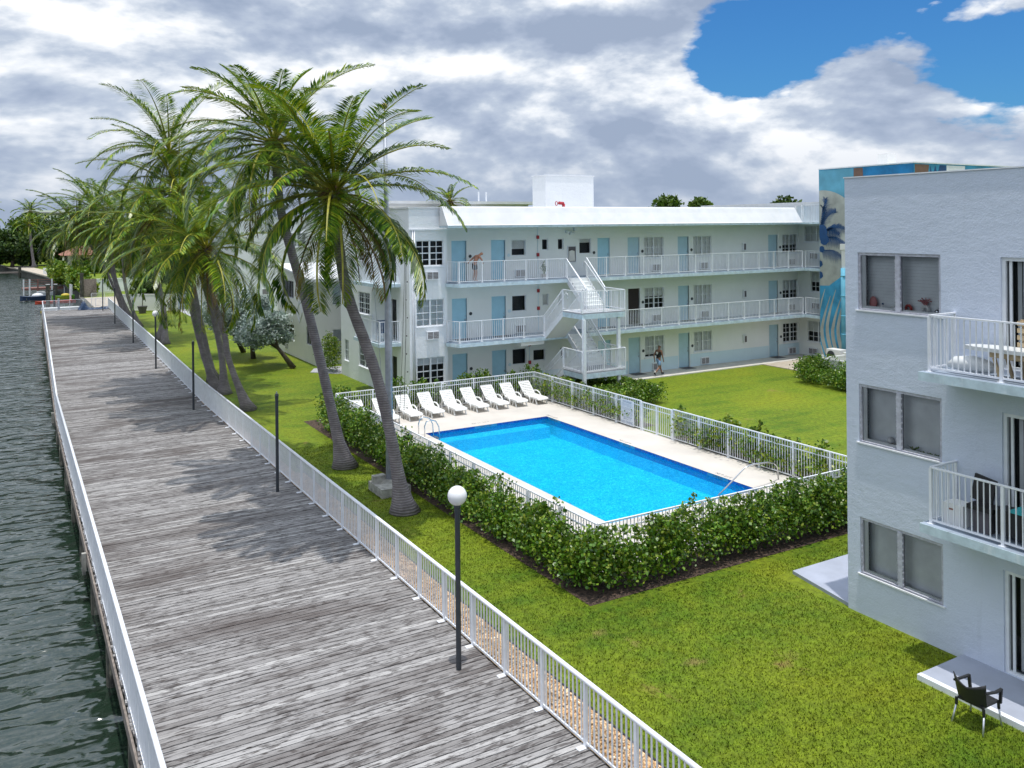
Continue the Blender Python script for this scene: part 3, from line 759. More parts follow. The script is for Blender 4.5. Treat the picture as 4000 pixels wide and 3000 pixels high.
# ------------------------------------------------------------------ right-hand building (close)
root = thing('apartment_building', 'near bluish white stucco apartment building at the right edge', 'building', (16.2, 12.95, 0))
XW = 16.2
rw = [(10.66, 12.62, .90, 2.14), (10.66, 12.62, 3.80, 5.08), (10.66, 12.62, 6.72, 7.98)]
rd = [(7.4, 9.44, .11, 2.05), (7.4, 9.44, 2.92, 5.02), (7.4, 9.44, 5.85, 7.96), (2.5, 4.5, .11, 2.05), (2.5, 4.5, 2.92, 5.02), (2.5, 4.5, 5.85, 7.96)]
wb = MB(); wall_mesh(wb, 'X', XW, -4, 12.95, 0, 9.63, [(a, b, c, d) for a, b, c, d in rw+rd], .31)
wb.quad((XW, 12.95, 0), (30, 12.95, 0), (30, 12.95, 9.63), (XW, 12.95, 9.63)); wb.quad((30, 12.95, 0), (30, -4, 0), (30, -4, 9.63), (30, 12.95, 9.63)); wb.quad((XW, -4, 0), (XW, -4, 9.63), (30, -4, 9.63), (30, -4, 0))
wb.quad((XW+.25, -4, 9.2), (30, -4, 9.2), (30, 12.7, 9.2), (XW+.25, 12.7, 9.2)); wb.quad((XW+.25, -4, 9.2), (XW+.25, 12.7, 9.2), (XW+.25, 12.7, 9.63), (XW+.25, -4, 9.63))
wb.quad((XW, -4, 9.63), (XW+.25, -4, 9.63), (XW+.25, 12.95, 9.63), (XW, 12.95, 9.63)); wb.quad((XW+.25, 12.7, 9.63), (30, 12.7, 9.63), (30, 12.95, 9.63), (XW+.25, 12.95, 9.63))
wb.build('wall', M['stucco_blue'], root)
cp = MB(); cp.box(XW-.02, XW+.27, -4, 12.97, 9.634, 9.66); cp.build('parapet_coping', M['white'], root)
for i, (a, b, c, d) in enumerate(rw):
    w = b-a; hh = d-c
    # casement pair with a thick worn mullion and inner white frames
    f = MB(); t = .05
    f.box(0, t, .02, .10, 0, hh); f.box(w-t, w, .02, .10, 0, hh); f.box(t, w-t, .02, .10, hh-.06, hh); f.box(t, w-t, .02, .10, 0, .03)
    f.box(w/2-.055, w/2+.055, .005, .10, .03, hh-.06)
    for x in (w/2-.062, w/2+.062, .03): 
        for kk in range(9): f.box(x-.014, x+.014, .004, .03, .08+kk*hh/10, .11+kk*hh/10)
    o = link('window', f.mesh('window', M['frgrey']), root, (XW, b, c), -math.pi/2)
    def sub(nm, me): q = bpy.data.objects.new(nm, me); COL.objects.link(q); q.parent = o
    s = MB(); s.box(-.05, w+.05, -.04, .02, -.03, .0); sub('sill', s.mesh('sill', M['white']))
    p = MB(); p.quad((t, .06, .03), (w-t, .06, .03), (w-t, .06, hh-.06), (t, .06, hh-.06)); sub('pane', p.mesh('pane', M['glass']))
    p = MB(); p.box(.05, .15, .075, .10, .03, hh-.06); p.box(.15, w/2-.06, .075, .10, .03, .09); p.box(w/2+.06, w-.05, .075, .10, .03, .07); sub('inner_frame', p.mesh('inner_frame', M['blind']))
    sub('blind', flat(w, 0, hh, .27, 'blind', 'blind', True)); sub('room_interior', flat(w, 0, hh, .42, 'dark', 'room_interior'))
    p = MB(); p.quad((0, .1, .012), (w, .1, .012), (w, .31, .012), (0, .31, .012)); sub('inner_ledge', p.mesh('inner_ledge', M['white']))
for (a, b, c, d) in rd:
    w = b-a; hh = d-c; f = MB(); t = .07
    f.box(0, t, .04, .15, 0, hh); f.box(w-t, w, .04, .15, 0, hh); f.box(t, w-t, .04, .15, hh-t, hh); f.box(t, w-t, .04, .15, 0, .05); f.box(w/2-.05, w/2+.05, .06, .13, .05, hh-t)
    f.box(t+.05, t+.10, .08, .12, .05, hh-t)
    o = link('sliding_door', f.mesh('sliding_door', M['whitefr']), root, (XW, b, c), -math.pi/2)
    p = MB(); p.quad((t, .1, .05), (w-t, .1, .05), (w-t, .1, hh-t), (t, .1, hh-t)); q = bpy.data.objects.new('pane', p.mesh('pane', M['glass'])); COL.objects.link(q); q.parent = o
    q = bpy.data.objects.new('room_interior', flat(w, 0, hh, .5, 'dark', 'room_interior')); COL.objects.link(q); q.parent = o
    p = MB()
    for i in range(3): p.box(t+.14+i*.1, t+.22+i*.1, .2, .205, .06, hh-t)
    q = bpy.data.objects.new('vertical_blind', p.mesh('vertical_blind', M['blind'])); COL.objects.link(q); q.parent = o
for z in (2.80, 5.74):
    s = MB(); s.prism([(15.22, 10.5), (15.22, -4), (XW-.002, -4), (XW-.002, 10.5)], z-.17, z); s.build('balcony_slab', M['slab'], root)
    s = MB(); s.prism([(15.235, 10.485), (15.235, -4), (XW-.002, -4), (XW-.002, 10.485)], z+.001, z+.004); s.build('balcony_floor', M['slabtop'], root)
    railing(root, [(XW, 10.36, z), (15.38, 10.36, z), (15.38, 8.96, z), (15.38, 7.55, z), (15.38, 1.6, z)], 1.09, 1.42)
# things on the window ledges
def ledge(name, label, cat, y, x, z, fn):
    r = thing(name, label, cat, (x, y, z)); fn(r, x, y, z)
zl = 6.735
def f1(r, x, y, z): m = MB(); m.sphere((x, y, z+.14), .1, 12, 8, (.35, 1, 1.45)); m.build('body', M['pink'], r, smooth=True)
ledge('mirror', 'pink arched ornament in the top window of the near building', 'ornament', 12.37, XW+.19, zl, f1)
def f2(r, x, y, z): m = MB(); m.tube([(x, y, z), (x, y, z+.1), (x, y, z+.12)], [.028, .028, .012], 10); m.build('body', M['plastic'], r); m = MB(); m.tube([(x, y, z+.12), (x, y, z+.155)], .02, 8); m.build('cap', M['navy'], r)
ledge('bottle', 'small white bottle with dark cap on the top window ledge', 'bottle', 12.12, XW+.17, zl, f2)
def ring(m, x, y, z, Rr, rr, a0=-.6, a1=3.75, n=12):
    m.tube([(x, y+Rr*math.cos(a0+(a1-a0)*i/n), z+Rr*math.sin(a0+(a1-a0)*i/n)) for i in range(n+1)], rr, 8)
def f3(r, x, y, z): m = MB(); ring(m, x, y, z+.085, .06, .03); m.build('body', M['redglaze'], r, smooth=True)
ledge('vase', 'red ring shaped vase behind the mullion of the top window', 'vase', 11.52, XW+.2, zl, f3)
def f4(r, x, y, z):
    m = MB(); ring(m, x, y, z+.09, .065, .035); m.build('body', M['plastic'], r, smooth=True)
    m = MB()
    for i in range(26):
        a = random.uniform(-.9, .9); l = random.uniform(.12, .24); b = random.uniform(-.5, .5)
        m.tube([(x, y, z+.15), (x+b*.06, y+math.sin(a)*l*.6, z+.15+math.cos(a)*l*.7), (x+b*.1, y+math.sin(a)*l, z+.15+math.cos(a)*l*.8)], [.003, .006, .014], 4)
    m.build('dried_flowers', M['pink'], r)
ledge('vase', 'white ring vase holding dried pink flowers on the top window ledge', 'vase', 11.13, XW+.2, zl, f4)
def f5(r, x, y, z): m = MB(); m.sphere((x, y, z+.06), .06, 16, 10); m.build('ball', M['steel'], r, smooth=True)
ledge('mirror_ball', 'small mirrored ball at the right end of the top window ledge', 'ornament', 10.85, XW+.18, zl, f5)
def f6(r, x, y, z): m = MB(); ring(m, x, y, z+.05, .045, .018); m.build('body', M['plastic'], r, smooth=True)
ledge('vase', 'low white looped ornament between bottle and mullion in the top window', 'ornament', 11.9, XW+.2, zl, f6)
for i, y in enumerate((12.0, 11.85, 11.72, 11.3, 11.4, 11.08)):
    m = MB(); m.sphere((XW+.14, y, zl+.02), .019, 8, 6); o = m.build('trinket', M['gold'], None, smooth=True); tag(o, 'tiny round trinket on the ledge of the top window', 'ornament', 'trinkets on the top window ledge')
def f7(r, x, y, z): m = MB(); m.sphere((x, y, z+.12), .075, 16, 10); m.build('globe', M['globe'], r, smooth=True); m = MB(); m.tube([(x, y, z), (x, y, z+.05)], [.055, .05], 12); m.build('base', M['pale_wood'], r)
ledge('table_lamp', 'white globe lamp on the ledge of the middle window', 'lamp', 11.98, XW+.2, 3.815, f7)
def fern(r, x, y, z, n=26, s=.1):
    m = MB()
    for i in range(n):
        a = random.uniform(0, 6.28); l = s*random.uniform(.4, 1); m.add([(x, y, z), (x+.3*l*math.cos(a), y+l*math.sin(a)+.012, z+l*.7), (x+.4*l*math.cos(a), y+1.2*l*math.sin(a), z+l*.9), (x+.3*l*math.cos(a), y+l*math.sin(a)-.012, z+l*.6)], [(0, 1, 2, 3)])
    m.build('leaves', M['hedge'], r)
ledge('house_plant', 'small green plant just right of the mullion in the middle window', 'plant', 11.42, XW+.17, 3.84, lambda r, x, y, z: fern(r, x, y, z, 30, .12))
for y, lb in ((11.2, 'low trailing plant in the middle of the right pane, middle window'), (11.02, 'low olive succulent beside the trailing plant, middle window'), (10.88, 'low green succulent at the right end of the middle window')):
    ledge('succulent', lb, 'plant', y, XW+.15, 3.83, lambda r, x, y, z: fern(r, x, y, z, 18, .06))

# things on the upper near balcony
z0 = 5.744
r = thing('bolster_cushion', 'white bolster shaped float lying on the top balcony floor', 'cushion', (15.75, 9.85, z0))
m = MB(); m.tube([(15.62, 10.15, z0+.13), (15.66, 10.0, z0+.19), (15.72, 9.7, z0+.20), (15.80, 9.45, z0+.17), (15.86, 9.3, z0+.12)], [.04, .13, .16, .13, .05], 14); m.build('body', M['boat_white'], r, smooth=True)
r = thing('massage_table', 'folding table with white padded top on the top balcony', 'table', (15.75, 8.6, z0))
m = MB(); m.prism([(15.5, 9.55), (15.5, 7.9), (16.0, 7.9), (16.05, 9.35), (15.85, 9.75), (15.6, 9.8)], z0+.50, z0+.57); m.build('padded_top', M['boat_white'], r)
m = MB(); m.prism([(15.56, 9.3), (15.56, 7.9), (15.95, 7.9), (15.95, 9.3)], z0+.40, z0+.499); m.build('frame', M['pale_wood'], r)
for y in (9.2, 8.3):
    for x in (15.56, 15.95): m = MB(); m.bar((x, y, z0+.4), (x, y-.12, z0), .05); m.build('leg', M['pale_wood'], r)
r = thing('garden_chair', 'slatted pale timber chair back behind the white table, top balcony', 'chair', (15.98, 8.75, z0))
for k in range(4): m = MB(); m.box(16.04, 16.07, 8.3, 9.05, z0+.58+.13*k, z0+.66+.13*k); m.build('slat', M['pale_wood'], r)
for y in (8.35, 8.98): m = MB(); m.box(16.075, 16.11, y-.03, y+.03, z0, z0+1.08); m.build('back_post', M['pale_wood'], r)
m = MB(); m.box(15.7, 16.07, 8.32, 9.02, z0+.36, z0+.4-.003); m.build('seat', M['pale_wood'], r)
# lower near balcony
z0 = 2.804
r = thing('storage_cabinet', 'small white cabinet at the left end of the lower balcony', 'cabinet', (15.75, 10.1, z0))
m = MB(); m.box(15.6, 15.95, 9.85, 10.25, z0, z0+.42); m.build('body', M['plastic'], r)
m = MB(); m.box(15.592, 15.598, 10.05, 10.15, z0+.3, z0+.33); m.build('handle', M['terracotta'], r)
r = thing('office_chair', 'black chair with tall back behind the lower balcony railing', 'chair', (15.8, 9.4, z0))
m = MB(); m.bar((15.95, 9.7, z0+.50), (15.98, 9.62, z0+.98), .42, .05, up=(1, 0, 0)); m.build('backrest', M['black'], r)
m = MB(); m.box(15.62, 15.98, 9.3, 9.8, z0+.42, z0+.5); m.build('seat', M['black'], r)
m = MB(); m.box(15.68, 15.9, 9.4, 9.7, z0, z0+.418); m.build('base', M['greycase'], r)
r = thing('barbecue', 'black covered barbecue with turquoise side shelf on the lower balcony', 'barbecue', (15.8, 8.8, z0))
m = MB(); m.box(15.65, 16.0, 8.6, 9.25, z0+.1, z0+.55); m.build('body', M['black'], r)
m = MB(); m.box(15.62, 15.98, 8.42, 8.98, z0+.552, z0+.60); m.build('side_shelf', M['teal'], r)
m = MB(); m.bar((16.02, 8.5, z0+.6), (16.02, 8.5, z0+.92), .05); m.bar((16.02, 8.5, z0+.9), (16.02, 8.8, z0+.96), .05); m.build('handle', M['black'], r)
for y in (8.65, 9.2): m = MB(); m.tube([(15.8, y-.02, z0+.08), (15.8, y+.02, z0+.08)], .08, 12); m.build('wheel', M['greycase'], r)

# ------------------------------------------------------------------ long main building
YW = 39.4; YB = 37.9
root = thing('apartment_building', 'long white three storey building with gallery balconies behind the pool', 'building', (18.9, YW, 0))
FL = (.05, 2.88, 5.83)
holes = []; doors = []; wins = []; acs = []
def D(x0, z): doors.append((x0, z)); holes.append((x0, x0+.86, z, z+2.06))
def W(x0, z0, w, h, **k): wins.append((x0, z0, w, h, k)); holes.append((x0, x0+w, z0, z0+h))
for fi, z in enumerate(FL):
    for x in (19.40, 21.70, 41.95): D(x, z)
    if fi > 0: D(28.52, z)
    else: D(28.52, z)
    D(30.65, z); D(34.40, z)
    W(22.93, z+1.20, .88, .86, cols=1, rows=1, blind=(.0 if fi < 2 else .6), mid=False)
    W(31.85, z+.84, 1.45, 1.24, blind=(1 if fi == 2 else .45 if fi == 1 else .9)); W(35.62, z+.86, 1.45, 1.22, blind=1.0); W(43.22, z+.86, 1.38, 1.22, blind=(.6 if fi else .0), fr='whitefr')
    acs += [(23.10, z+.08), (32.36, z+.08), (36.10, z+.08), (43.65, z+.08)]
for x, w_ in ((24.84, .40), (25.86, .38)):
    W(x, FL[2]+1.46, w_, .62, cols=1, rows=1, blind=0, mid=False); W(x, FL[1]+1.42, w_, .64, cols=1, rows=1, blind=1, mid=False)
W(24.22, FL[0]+1.30, .78, .62, cols=1, rows=1, blind=0, mid=False); W(25.95, FL[0]+1.28, .36, .62, cols=1, rows=1, blind=0, mid=False)
W(27.28, FL[2]+1.20, .80, .86, cols=1, rows=1, blind=.3, mid=False)
wb = MB(); wall_mesh(wb, 'Y', YW, 18.9, 44.7, 0, 8.66, holes, .23)
wb.quad((44.7, YW, 0), (44.7, 52, 0), (44.7, 52, 8.66), (44.7, YW, 8.66)); wb.build('wall', M['wall'], root)
lp = MB(); wall_mesh(lp, 'Y', YW-.004, 18.95, 44.69, .05, .80, [(h[0]-.04, h[1]+.04, 0.05, .80) for h in holes if h[2] < .5]+[(a-.01, a+.66, .13, .56) for a, z in acs if z < 1], 0); lp.build('base_blue_shade', M['wall_blue'], root)  # bluish light and shade low on the ground floor wall, painted as a band
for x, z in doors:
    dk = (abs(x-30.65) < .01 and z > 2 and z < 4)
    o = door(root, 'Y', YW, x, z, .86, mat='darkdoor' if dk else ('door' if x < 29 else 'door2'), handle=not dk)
    if dk: o['label'] = 'doorway standing open, dark inside'
    mt = MB(); mt.box(x+.02, x+.84, YW-.62, YW-.1, z+.002, z+.016); mt.build('door_mat', M['greycase'], root)
    if x < 22 or x > 28.6: s_ = x+1.06 
    else: s_ = x-.25
    pl = MB(); pl.tube([(s_, YW-.005, z+1.25), (s_, YW-.025, z+1.25)], .085, 14); pl.build('number_plaque', M['grey'] if x != 21.70 else M['wall_blue'], root)
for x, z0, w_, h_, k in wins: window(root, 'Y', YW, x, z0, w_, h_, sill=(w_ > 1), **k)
for x, z in acs: grille(root, 'Y', YW, x, z+.0)
for x, z in ((24.56, 8.0), (24.56, 7.06), (24.56, 5.12), (24.56, 4.18), (23.98, 2.28), (23.98, 1.32)):
    m = MB(); m.box(x-.07, x+.07, YW-.07, YW-.002, z-.09, z+.09); m.build('fire_alarm', M['red'], root)
m = MB(); m.bar((24.56, YW-.02, 6.0), (24.56, YW-.02, 8.55), .02); m.bar((24.56, YW-.02, 3.0), (24.56, YW-.02, 5.6), .02); m.bar((23.98, YW-.02, .9), (23.98, YW-.02, 2.6), .02); m.build('conduit', M['wall_blue'], root)
for z in FL:
    m = MB(); m.box(39.62, 39.86, YW-.16, YW-.003, z+1.12, z+1.58); o = m.build('extinguisher_box', M['white'], root)
    m = MB(); m.box(39.66, 39.82, YW-.168, YW-.161, z+1.16, z+1.54); q = m.build('extinguisher', M['red'] if z > 9 else M['greycase'], o)
# framed display niche
m = MB(); m.box(26.47, 26.52, YW-.05, YW-.003, 6.57, 7.5); m.box(27.02, 27.07, YW-.05, YW-.003, 6.57, 7.5); m.box(26.52, 27.02, YW-.05, YW-.003, 6.57, 6.62); m.box(26.52, 27.02, YW-.05, YW-.003, 7.45, 7.5); o = m.build('hose_cabinet', M['whitefr'], root)
m = MB(); m.quad((26.52, YW-.01, 6.62), (27.02, YW-.01, 6.62), (27.02, YW-.01, 7.45), (26.52, YW-.01, 7.45)); m.build('cabinet_glass', M['greycase'], o)
m = MB()
for i in range(5): m.tube([(26.62+.07*i, YW-.03, 7.25-.02*abs(i-2)), (26.60+.085*i, YW-.03, 6.66)], .035, 6)
m.build('fire_hose', M['cream'], o)
# emergency light, tube lights
def tubelight(x, z, l): m = MB(); m.box(x, x+l, YW-.9, YW-.78, z, z+.06); m.build('ceiling_light', M['globe'], root)
tubelight(25.3, 8.52, 1.3); tubelight(40.2, 8.52, 1.2); tubelight(40.4, 5.55, 1.2); tubelight(25.6, 5.55, .7)
m = MB(); m.box(26.35, 26.55, YW-.14, YW-.003, 8.2, 8.32); m.box(26.6, 26.85, YW-.14, YW-.003, 8.1, 8.22); m.sphere((26.62, YW-.16, 8.22), .05, 8, 6); m.sphere((26.84, YW-.16, 8.22), .05, 8, 6); m.box(26.9, 27.1, YW-.12, YW-.003, 8.3, 8.5); m.build('emergency_light', M['whitefr'], root)
# gallery slabs
for z in (2.83, 5.78):
    s = MB(); s.prism([(18.86, 38.95), (18.72, 38.72), (19.02, 37.83), (43.46, 37.83), (43.46, 34), (44.69, 34), (44.69, YW-.003), (18.9, YW-.003)], z-.17, z); s.build('gallery_slab', M['slab'], root)
    s = MB(); s.prism([(18.88, 38.9), (18.76, 38.72), (19.05, 37.86), (43.49, 37.86), (43.49, 34), (44.68, 34), (44.68, YW-.004), (18.92, YW-.004)], z+.001, z+.05); s.build('gallery_floor', M['slabtop'], root)
m = MB(); m.box(22.6, 24.0, 37.95, 39.39, 2.45, 2.655); m.box(18.95, 44.6, 39.15, 39.39, 2.60, 2.656); m.build('gallery_beam', M['cream'], root)
z = 2.87; railing(root, [(18.84, 38.74, z), (19.08, 37.92, z), (23.98, 37.92, z)], 1.05, 1.28)
railing(root, [(26.72, 37.92, z), (43.40, 37.92, z)], 1.05, 1.30); railing(root, [(43.53, 37.8, z), (43.53, 35.2, z)], 1.05, 1.30)
z = 5.82; railing(root, [(18.84, 38.74, z), (19.08, 37.92, z), (25.46, 37.92, z)], 1.05, 1.27)
railing(root, [(26.74, 37.92, z), (43.40, 37.92, z)], 1.05, 1.30); railing(root, [(43.53, 37.8, z), (43.53, 35.2, z)], 1.05, 1.30)
# roof with sloped white skirt
s = MB(); s.prism([(18.45, 37.80), (43.4, 37.80), (43.4, 34), (44.9, 34), (44.9, YW+12), (18.9, YW+12), (18.9, 38.8), (18.45, 38.8)], 8.55, 8.66); s.build('roof_overhang', M['slab'], root)
s = MB(); P_ = [(0, 8.664), (.06, 8.72), (.25, 9.0), (.46, 9.30), (.62, 9.56), (.70, 9.62), (.9, 9.60)]
for (a, za), (b, zb) in zip(P_[:-1], P_[1:]): s.quad((18.42, 37.78+a, za), (43.3, 37.78+a, za), (43.3, 37.78+b, zb), (18.42, 37.78+b, zb))
s.add([(18.42, 37.78+a, za) for a, za in P_]+[(18.42, 38.68, 8.664)], [tuple(range(8))]); s.add([(43.3, 37.78+a, za) for a, za in P_]+[(43.3, 38.68, 8.664)], [tuple(range(8))[::-1]])
s.quad((18.9, 38.68, 9.5), (44.9, 38.68, 9.5), (44.9, 52, 9.5), (18.9, 52, 9.5)); s.build('roof', M['roof'], root)
s = MB(); s.box(43.3, 44.85, 38.3, 38.4, 8.66, 9.7); s.box(44.6, 44.75, 34, 38.3, 8.66, 9.7); s.build('roof_parapet', M['roof'], root)
railing(root, [(43.32, 37.86, 8.66), (43.50, 37.86, 8.66), (43.55, 35.0, 8.66)], 1.12, 1.5)
s = MB(); s.box(46.0, 46.3, 38.6, 49.7, 8.6, 10.02); s.box(46.0, 58, 49.7, 50, 8.6, 10.02)
s.build('roof_upstand', M['roof'], root)
# wing wall turning towards the camera
whol = [(37.0, 38.90, 7.42, 8.44), (37.0, 38.43, 4.2, 5.52), (37.0, 38.72, .97, 2.33)]
wb = MB(); wall_mesh(wb, 'X', 44.7, 30, YW, 0, 8.66, whol, .23); wb.build('wing_wall', M['wall'], root)
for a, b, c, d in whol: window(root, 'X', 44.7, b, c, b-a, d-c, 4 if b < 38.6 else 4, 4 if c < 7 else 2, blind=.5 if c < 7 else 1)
grille(root, 'X', 44.7, 38.55, .17, .7); grille(root, 'X', 44.7, 38.4, 6.3, .7); grille(root, 'X', 44.7, 38.3, 3.1, .7)
# red valve on the roof
r = thing('fire_valve', 'red fire valve on the roof of the long building', 'valve', (30.6, 45.9, 9.5))
m = MB(); m.tube([(30.66, 46, 9.5), (30.66, 46, 10.0)], .10, 10); m.tube([(30.66, 46, 10.02), (30.3, 46, 10.05)], .10, 10); m.build('pipe', M['red'], r, smooth=True)
m = MB(); ring(m, 30.12, 46, 10.02, .13, .025, 0, 6.28, 12); m.build('handwheel', M['red'], r)

# left block of the long building (end bay)
root = thing('apartment_building', 'white stucco end block of the long building, behind the flagpole', 'building', (16.85, 38.9, 0))
fw = [(17.22, 18.72, .80, 2.16), (17.22, 18.72, 3.70, 5.03), (17.22, 18.72, 6.68, 7.95)]
wb = MB(); wall_mesh(wb, 'Y', 38.9, 16.85, 18.9, 0, 9.52, fw, .23)
sw_ = [(44.28, 46.05, .9, 2.2), (44.28, 46.05, 3.84, 5.04), (44.28, 46.05, 6.62, 7.98), (47.75, 48.4, .9, 2.12)]; sd = [(40.55, 42.1, .06, 2.1), (40.55, 42.1, 2.9, 5.0), (40.55, 42.1, 5.83, 7.9)]
wall_mesh(wb, 'X', 16.85, 38.9, 49.0, 0, 9.52, sw_+sd, .23)
wb.quad((18.9, 38.9, 0), (18.9, YW, 0), (18.9, YW, 9.52), (18.9, 38.9, 9.52)); wb.quad((16.85, 49, 0), (16.85, 49, 9.52), (20, 49, 9.52), (20, 49, 0)); wb.build('wall', M['stucco'], root)
s = MB(); s.box(16.80, 19.2, 38.86, 49.04, 9.52, 9.60); s.build('roof', M['roof'], root)
s = MB(); s.box(16.80, 19.35, 38.82, 38.898, 8.45, 8.52); s.build('string_course', M['white'], root)
for a, b, c, d in fw: window(root, 'Y', 38.9, a, c, b-a, d-c, 4, 4, blind=(.0 if c > 6 else 1.0 if c > 3 else .3))
for z in (3.05, 6.0): grille(root, 'Y', 38.9, 17.72, z, .66, .40, .15)
for a, b, c, d in sw_: window(root, 'X', 16.85, b, c, b-a, d-c, 6 if b-a > 1 else 2, 4, blind=.2, sill=True)
for a, b, c, d in sd:
    f = MB(); w_ = b-a; hh = d-c; f.box(0, .06, .03, .13, 0, hh); f.box(w_-.06, w_, .03, .13, 0, hh); f.box(.06, w_-.06, .03, .13, hh-.06, hh); f.box(w_/2-.03, w_/2+.03, .05, .12, 0, hh-.06)
    o = link('sliding_door', f.mesh('sliding_door', M['whitefr']), root, (16.85, b, c), -math.pi/2)
    q = bpy.data.objects.new('pane', flat(w_, 0, hh, .09, 'glass', 'pane')); COL.objects.link(q); q.parent = o
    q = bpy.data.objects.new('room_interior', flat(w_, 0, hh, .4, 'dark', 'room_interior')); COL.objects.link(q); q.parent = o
for z in (2.83, 5.78):
    s = MB(); s.prism([(15.72, 40.12), (16.848, 39.98), (16.848, 43.9), (15.72, 43.75)], z-.17, z); s.build('balcony_slab', M['slab'], root)
    railing(root, [(16.82, 40.1, z), (15.82, 40.22, z), (15.82, 43.66, z), (16.82, 43.8, z)], 1.08, 1.2)
for x in (17.02, 17.12): m = MB(); m.tube([(x, 38.86, 0), (x, 38.86, 8.44)], .035, 8); m.build('downpipe', M['white'], root, smooth=True)
# balcony furniture on the end block
r = thing('patio_chair', 'dark blue folded patio chair on the middle balcony of the end block', 'chair', (16.3, 41.3, 2.84))
m = MB(); m.box(16.1, 16.6, 41.0, 41.5, 3.25, 3.32); m.build('seat', M['navy'], r); m = MB(); m.box(16.1, 16.6, 41.5, 41.55, 3.3, 3.85); m.build('backrest', M['navy'], r)
for x in (16.13, 16.57):
    for y in (41.03, 41.5): m = MB(); m.box(x-.02, x+.02, y-.02, y+.02, 2.84, 3.25); m.build('leg', M['black'], r)
r = thing('side_table', 'small white table on the top balcony of the end block', 'table', (16.2, 41.2, 5.79))
m = MB(); m.tube([(16.2, 41.2, 6.28), (16.2, 41.2, 6.31)], .32, 16); m.build('tabletop', M['plastic'], r); m = MB(); m.tube([(16.2, 41.2, 5.79), (16.2, 41.2, 6.28)], .03, 8); m.build('leg', M['plastic'], r)

# potted plant on the top gallery
r = thing('potted_plant', 'tall dark potted plant on the top gallery left of the stairs', 'plant', (24.4, 38.55, 5.83))
m = MB(); m.tube([(24.4, 38.55, 5.83), (24.4, 38.55, 6.06)], [.12, .16], 12); m.build('pot', M['conc_w'], r)
m = MB()
for sx, hh in ((-.08, .65), (.0, 1.0), (.08, .5)):
    m.tube([(24.4+sx*.4, 38.55, 6.06), (24.4+sx, 38.55, 6.06+hh*.6)], .012, 5)
    for i in range(26):
        a = random.uniform(0, 6.28); t_ = random.uniform(.3, 1); l = random.uniform(.14, .3); z = 6.06+hh*.6*t_; e = random.uniform(-.3, .9); dx_ = math.cos(a)*l; dy_ = math.sin(a)*l
        m.add([(24.4+sx, 38.55, z), (24.4+sx+dx_*.5-dy_*.12, 38.55+dy_*.5+dx_*.12, z+l*e), (24.4+sx+dx_, 38.55+dy_, z+l*(e-.25)), (24.4+sx+dx_*.5+dy_*.12, 38.55+dy_*.5-dx_*.12, z+l*e)], [(0, 1, 2, 3)])
m.build('leaves', M['hedge'], r)

# ------------------------------------------------------------------ outside staircase
root = thing('outside_staircase', 'white double flight outside staircase with two landings before the galleries', 'staircase', (24, 34.4, 0))
LX0, LX1, LY0, LY1 = 24.0, 26.62, 34.5, 36.15
def flight(x0, x1, ya, za, yb, zb, n=8, railings=(1, 1), solid=True):
    """treads climb from (ya,za) to (yb,zb)"""
    t = MB(); ry = (yb-ya)/n; rz_ = (zb-za)/n
    for i in range(n):
        y = ya+ry*i; z = za+rz_*(i+1)
        if i < n-1 or True: t.box(x0+.04, x1-.04, y, y+ry*1.06, z-.045, z-.001); t.box(x0+.04, x1-.04, y, y+math.copysign(.02, ry), z-rz_, z-.045)
    t.build('flight_of_steps', M['wall'], root)
    for x in (x0, x1):
        s = MB(); d = .30; e = .02
        s.xprism([(ya, za-.22 if za > 1 else za), (ya, za+.06), (yb, zb+.02), (yb, zb-d)], x-e, x+e); s.build('stringer', M['white'], root)
    if solid:
        s = MB(); s.xprism([(ya, za-.20 if za > 1 else za), (ya, za-.12 if za > 1 else za+.01), (yb, zb-.18), (yb, zb-.27)], x0+.021, x1-.021); s.build('soffit', M['cream'], root)
for zl_, z0_, z1_ in ((1.42, .05, 2.86), (4.33, 2.86, 5.81)):
    flight(24.0, 25.22, 37.95, z0_, LY1, zl_)
    flight(25.46, 26.68, LY1, zl_, 37.88, z1_)
    s = MB(); s.box(LX0, LX1, LY0, LY1-.003, zl_-.06, zl_); s.build('landing', M['conc'], root)
    s = MB()
    s.box(LX0, LX1, LY0-.02, LY0+.04, zl_-.30, zl_-.061); s.box(LX0, LX0+.05, LY0+.04, LY1, zl_-.30, zl_-.061); s.box(LX1-.05, LX1, LY0+.04, LY1, zl_-.30, zl_-.061); s.box(LX0+.05, LX1-.05, LY1-.05, LY1-.004, zl_-.30, zl_-.061)
    s.build('landing_frame', M['slab'], root)
    railing(root, [(24.0, 37.93, z0_+.03), (24.0, LY1, zl_+.03), (24.0, LY0, zl_+.0), (LX1, LY0, zl_+.0), (LX1, LY1, zl_+.03), (26.70, 37.90, z1_+.03)], 1.05, 1.3, 'stair')
    railing(root, [(25.26, 37.93, z0_+.05), (25.26, LY1, zl_+.03)], 1.0, 1.3, 'stair'); railing(root, [(25.42, LY1, zl_+.03), (25.42, 37.90, z1_+.03)], 1.02, 1.3, 'stair')
    for x, ya, za, yb, zb in ((25.55, LY1-.1, zl_, 37.9, z1_), (26.58, LY1-.1, zl_, 37.9, z1_), (24.12, 37.9, z0_, LY1-.1, zl_)):
        t = MB(); d = math.copysign(1, yb-ya)
        t.tube([(x, ya-d*.05, za+.62), (x, ya-d*.16, za+.68), (x, ya-d*.18, za+.80), (x, ya-d*.1, za+.88), (x, ya, za+.9), (x, yb, zb+.9), (x, yb+d*.15, zb+.86), (x, yb+d*.2, zb+.72), (x, yb+d*.1, zb+.62)], .02, 6); t.build('handrail', M['white'], root, smooth=True)
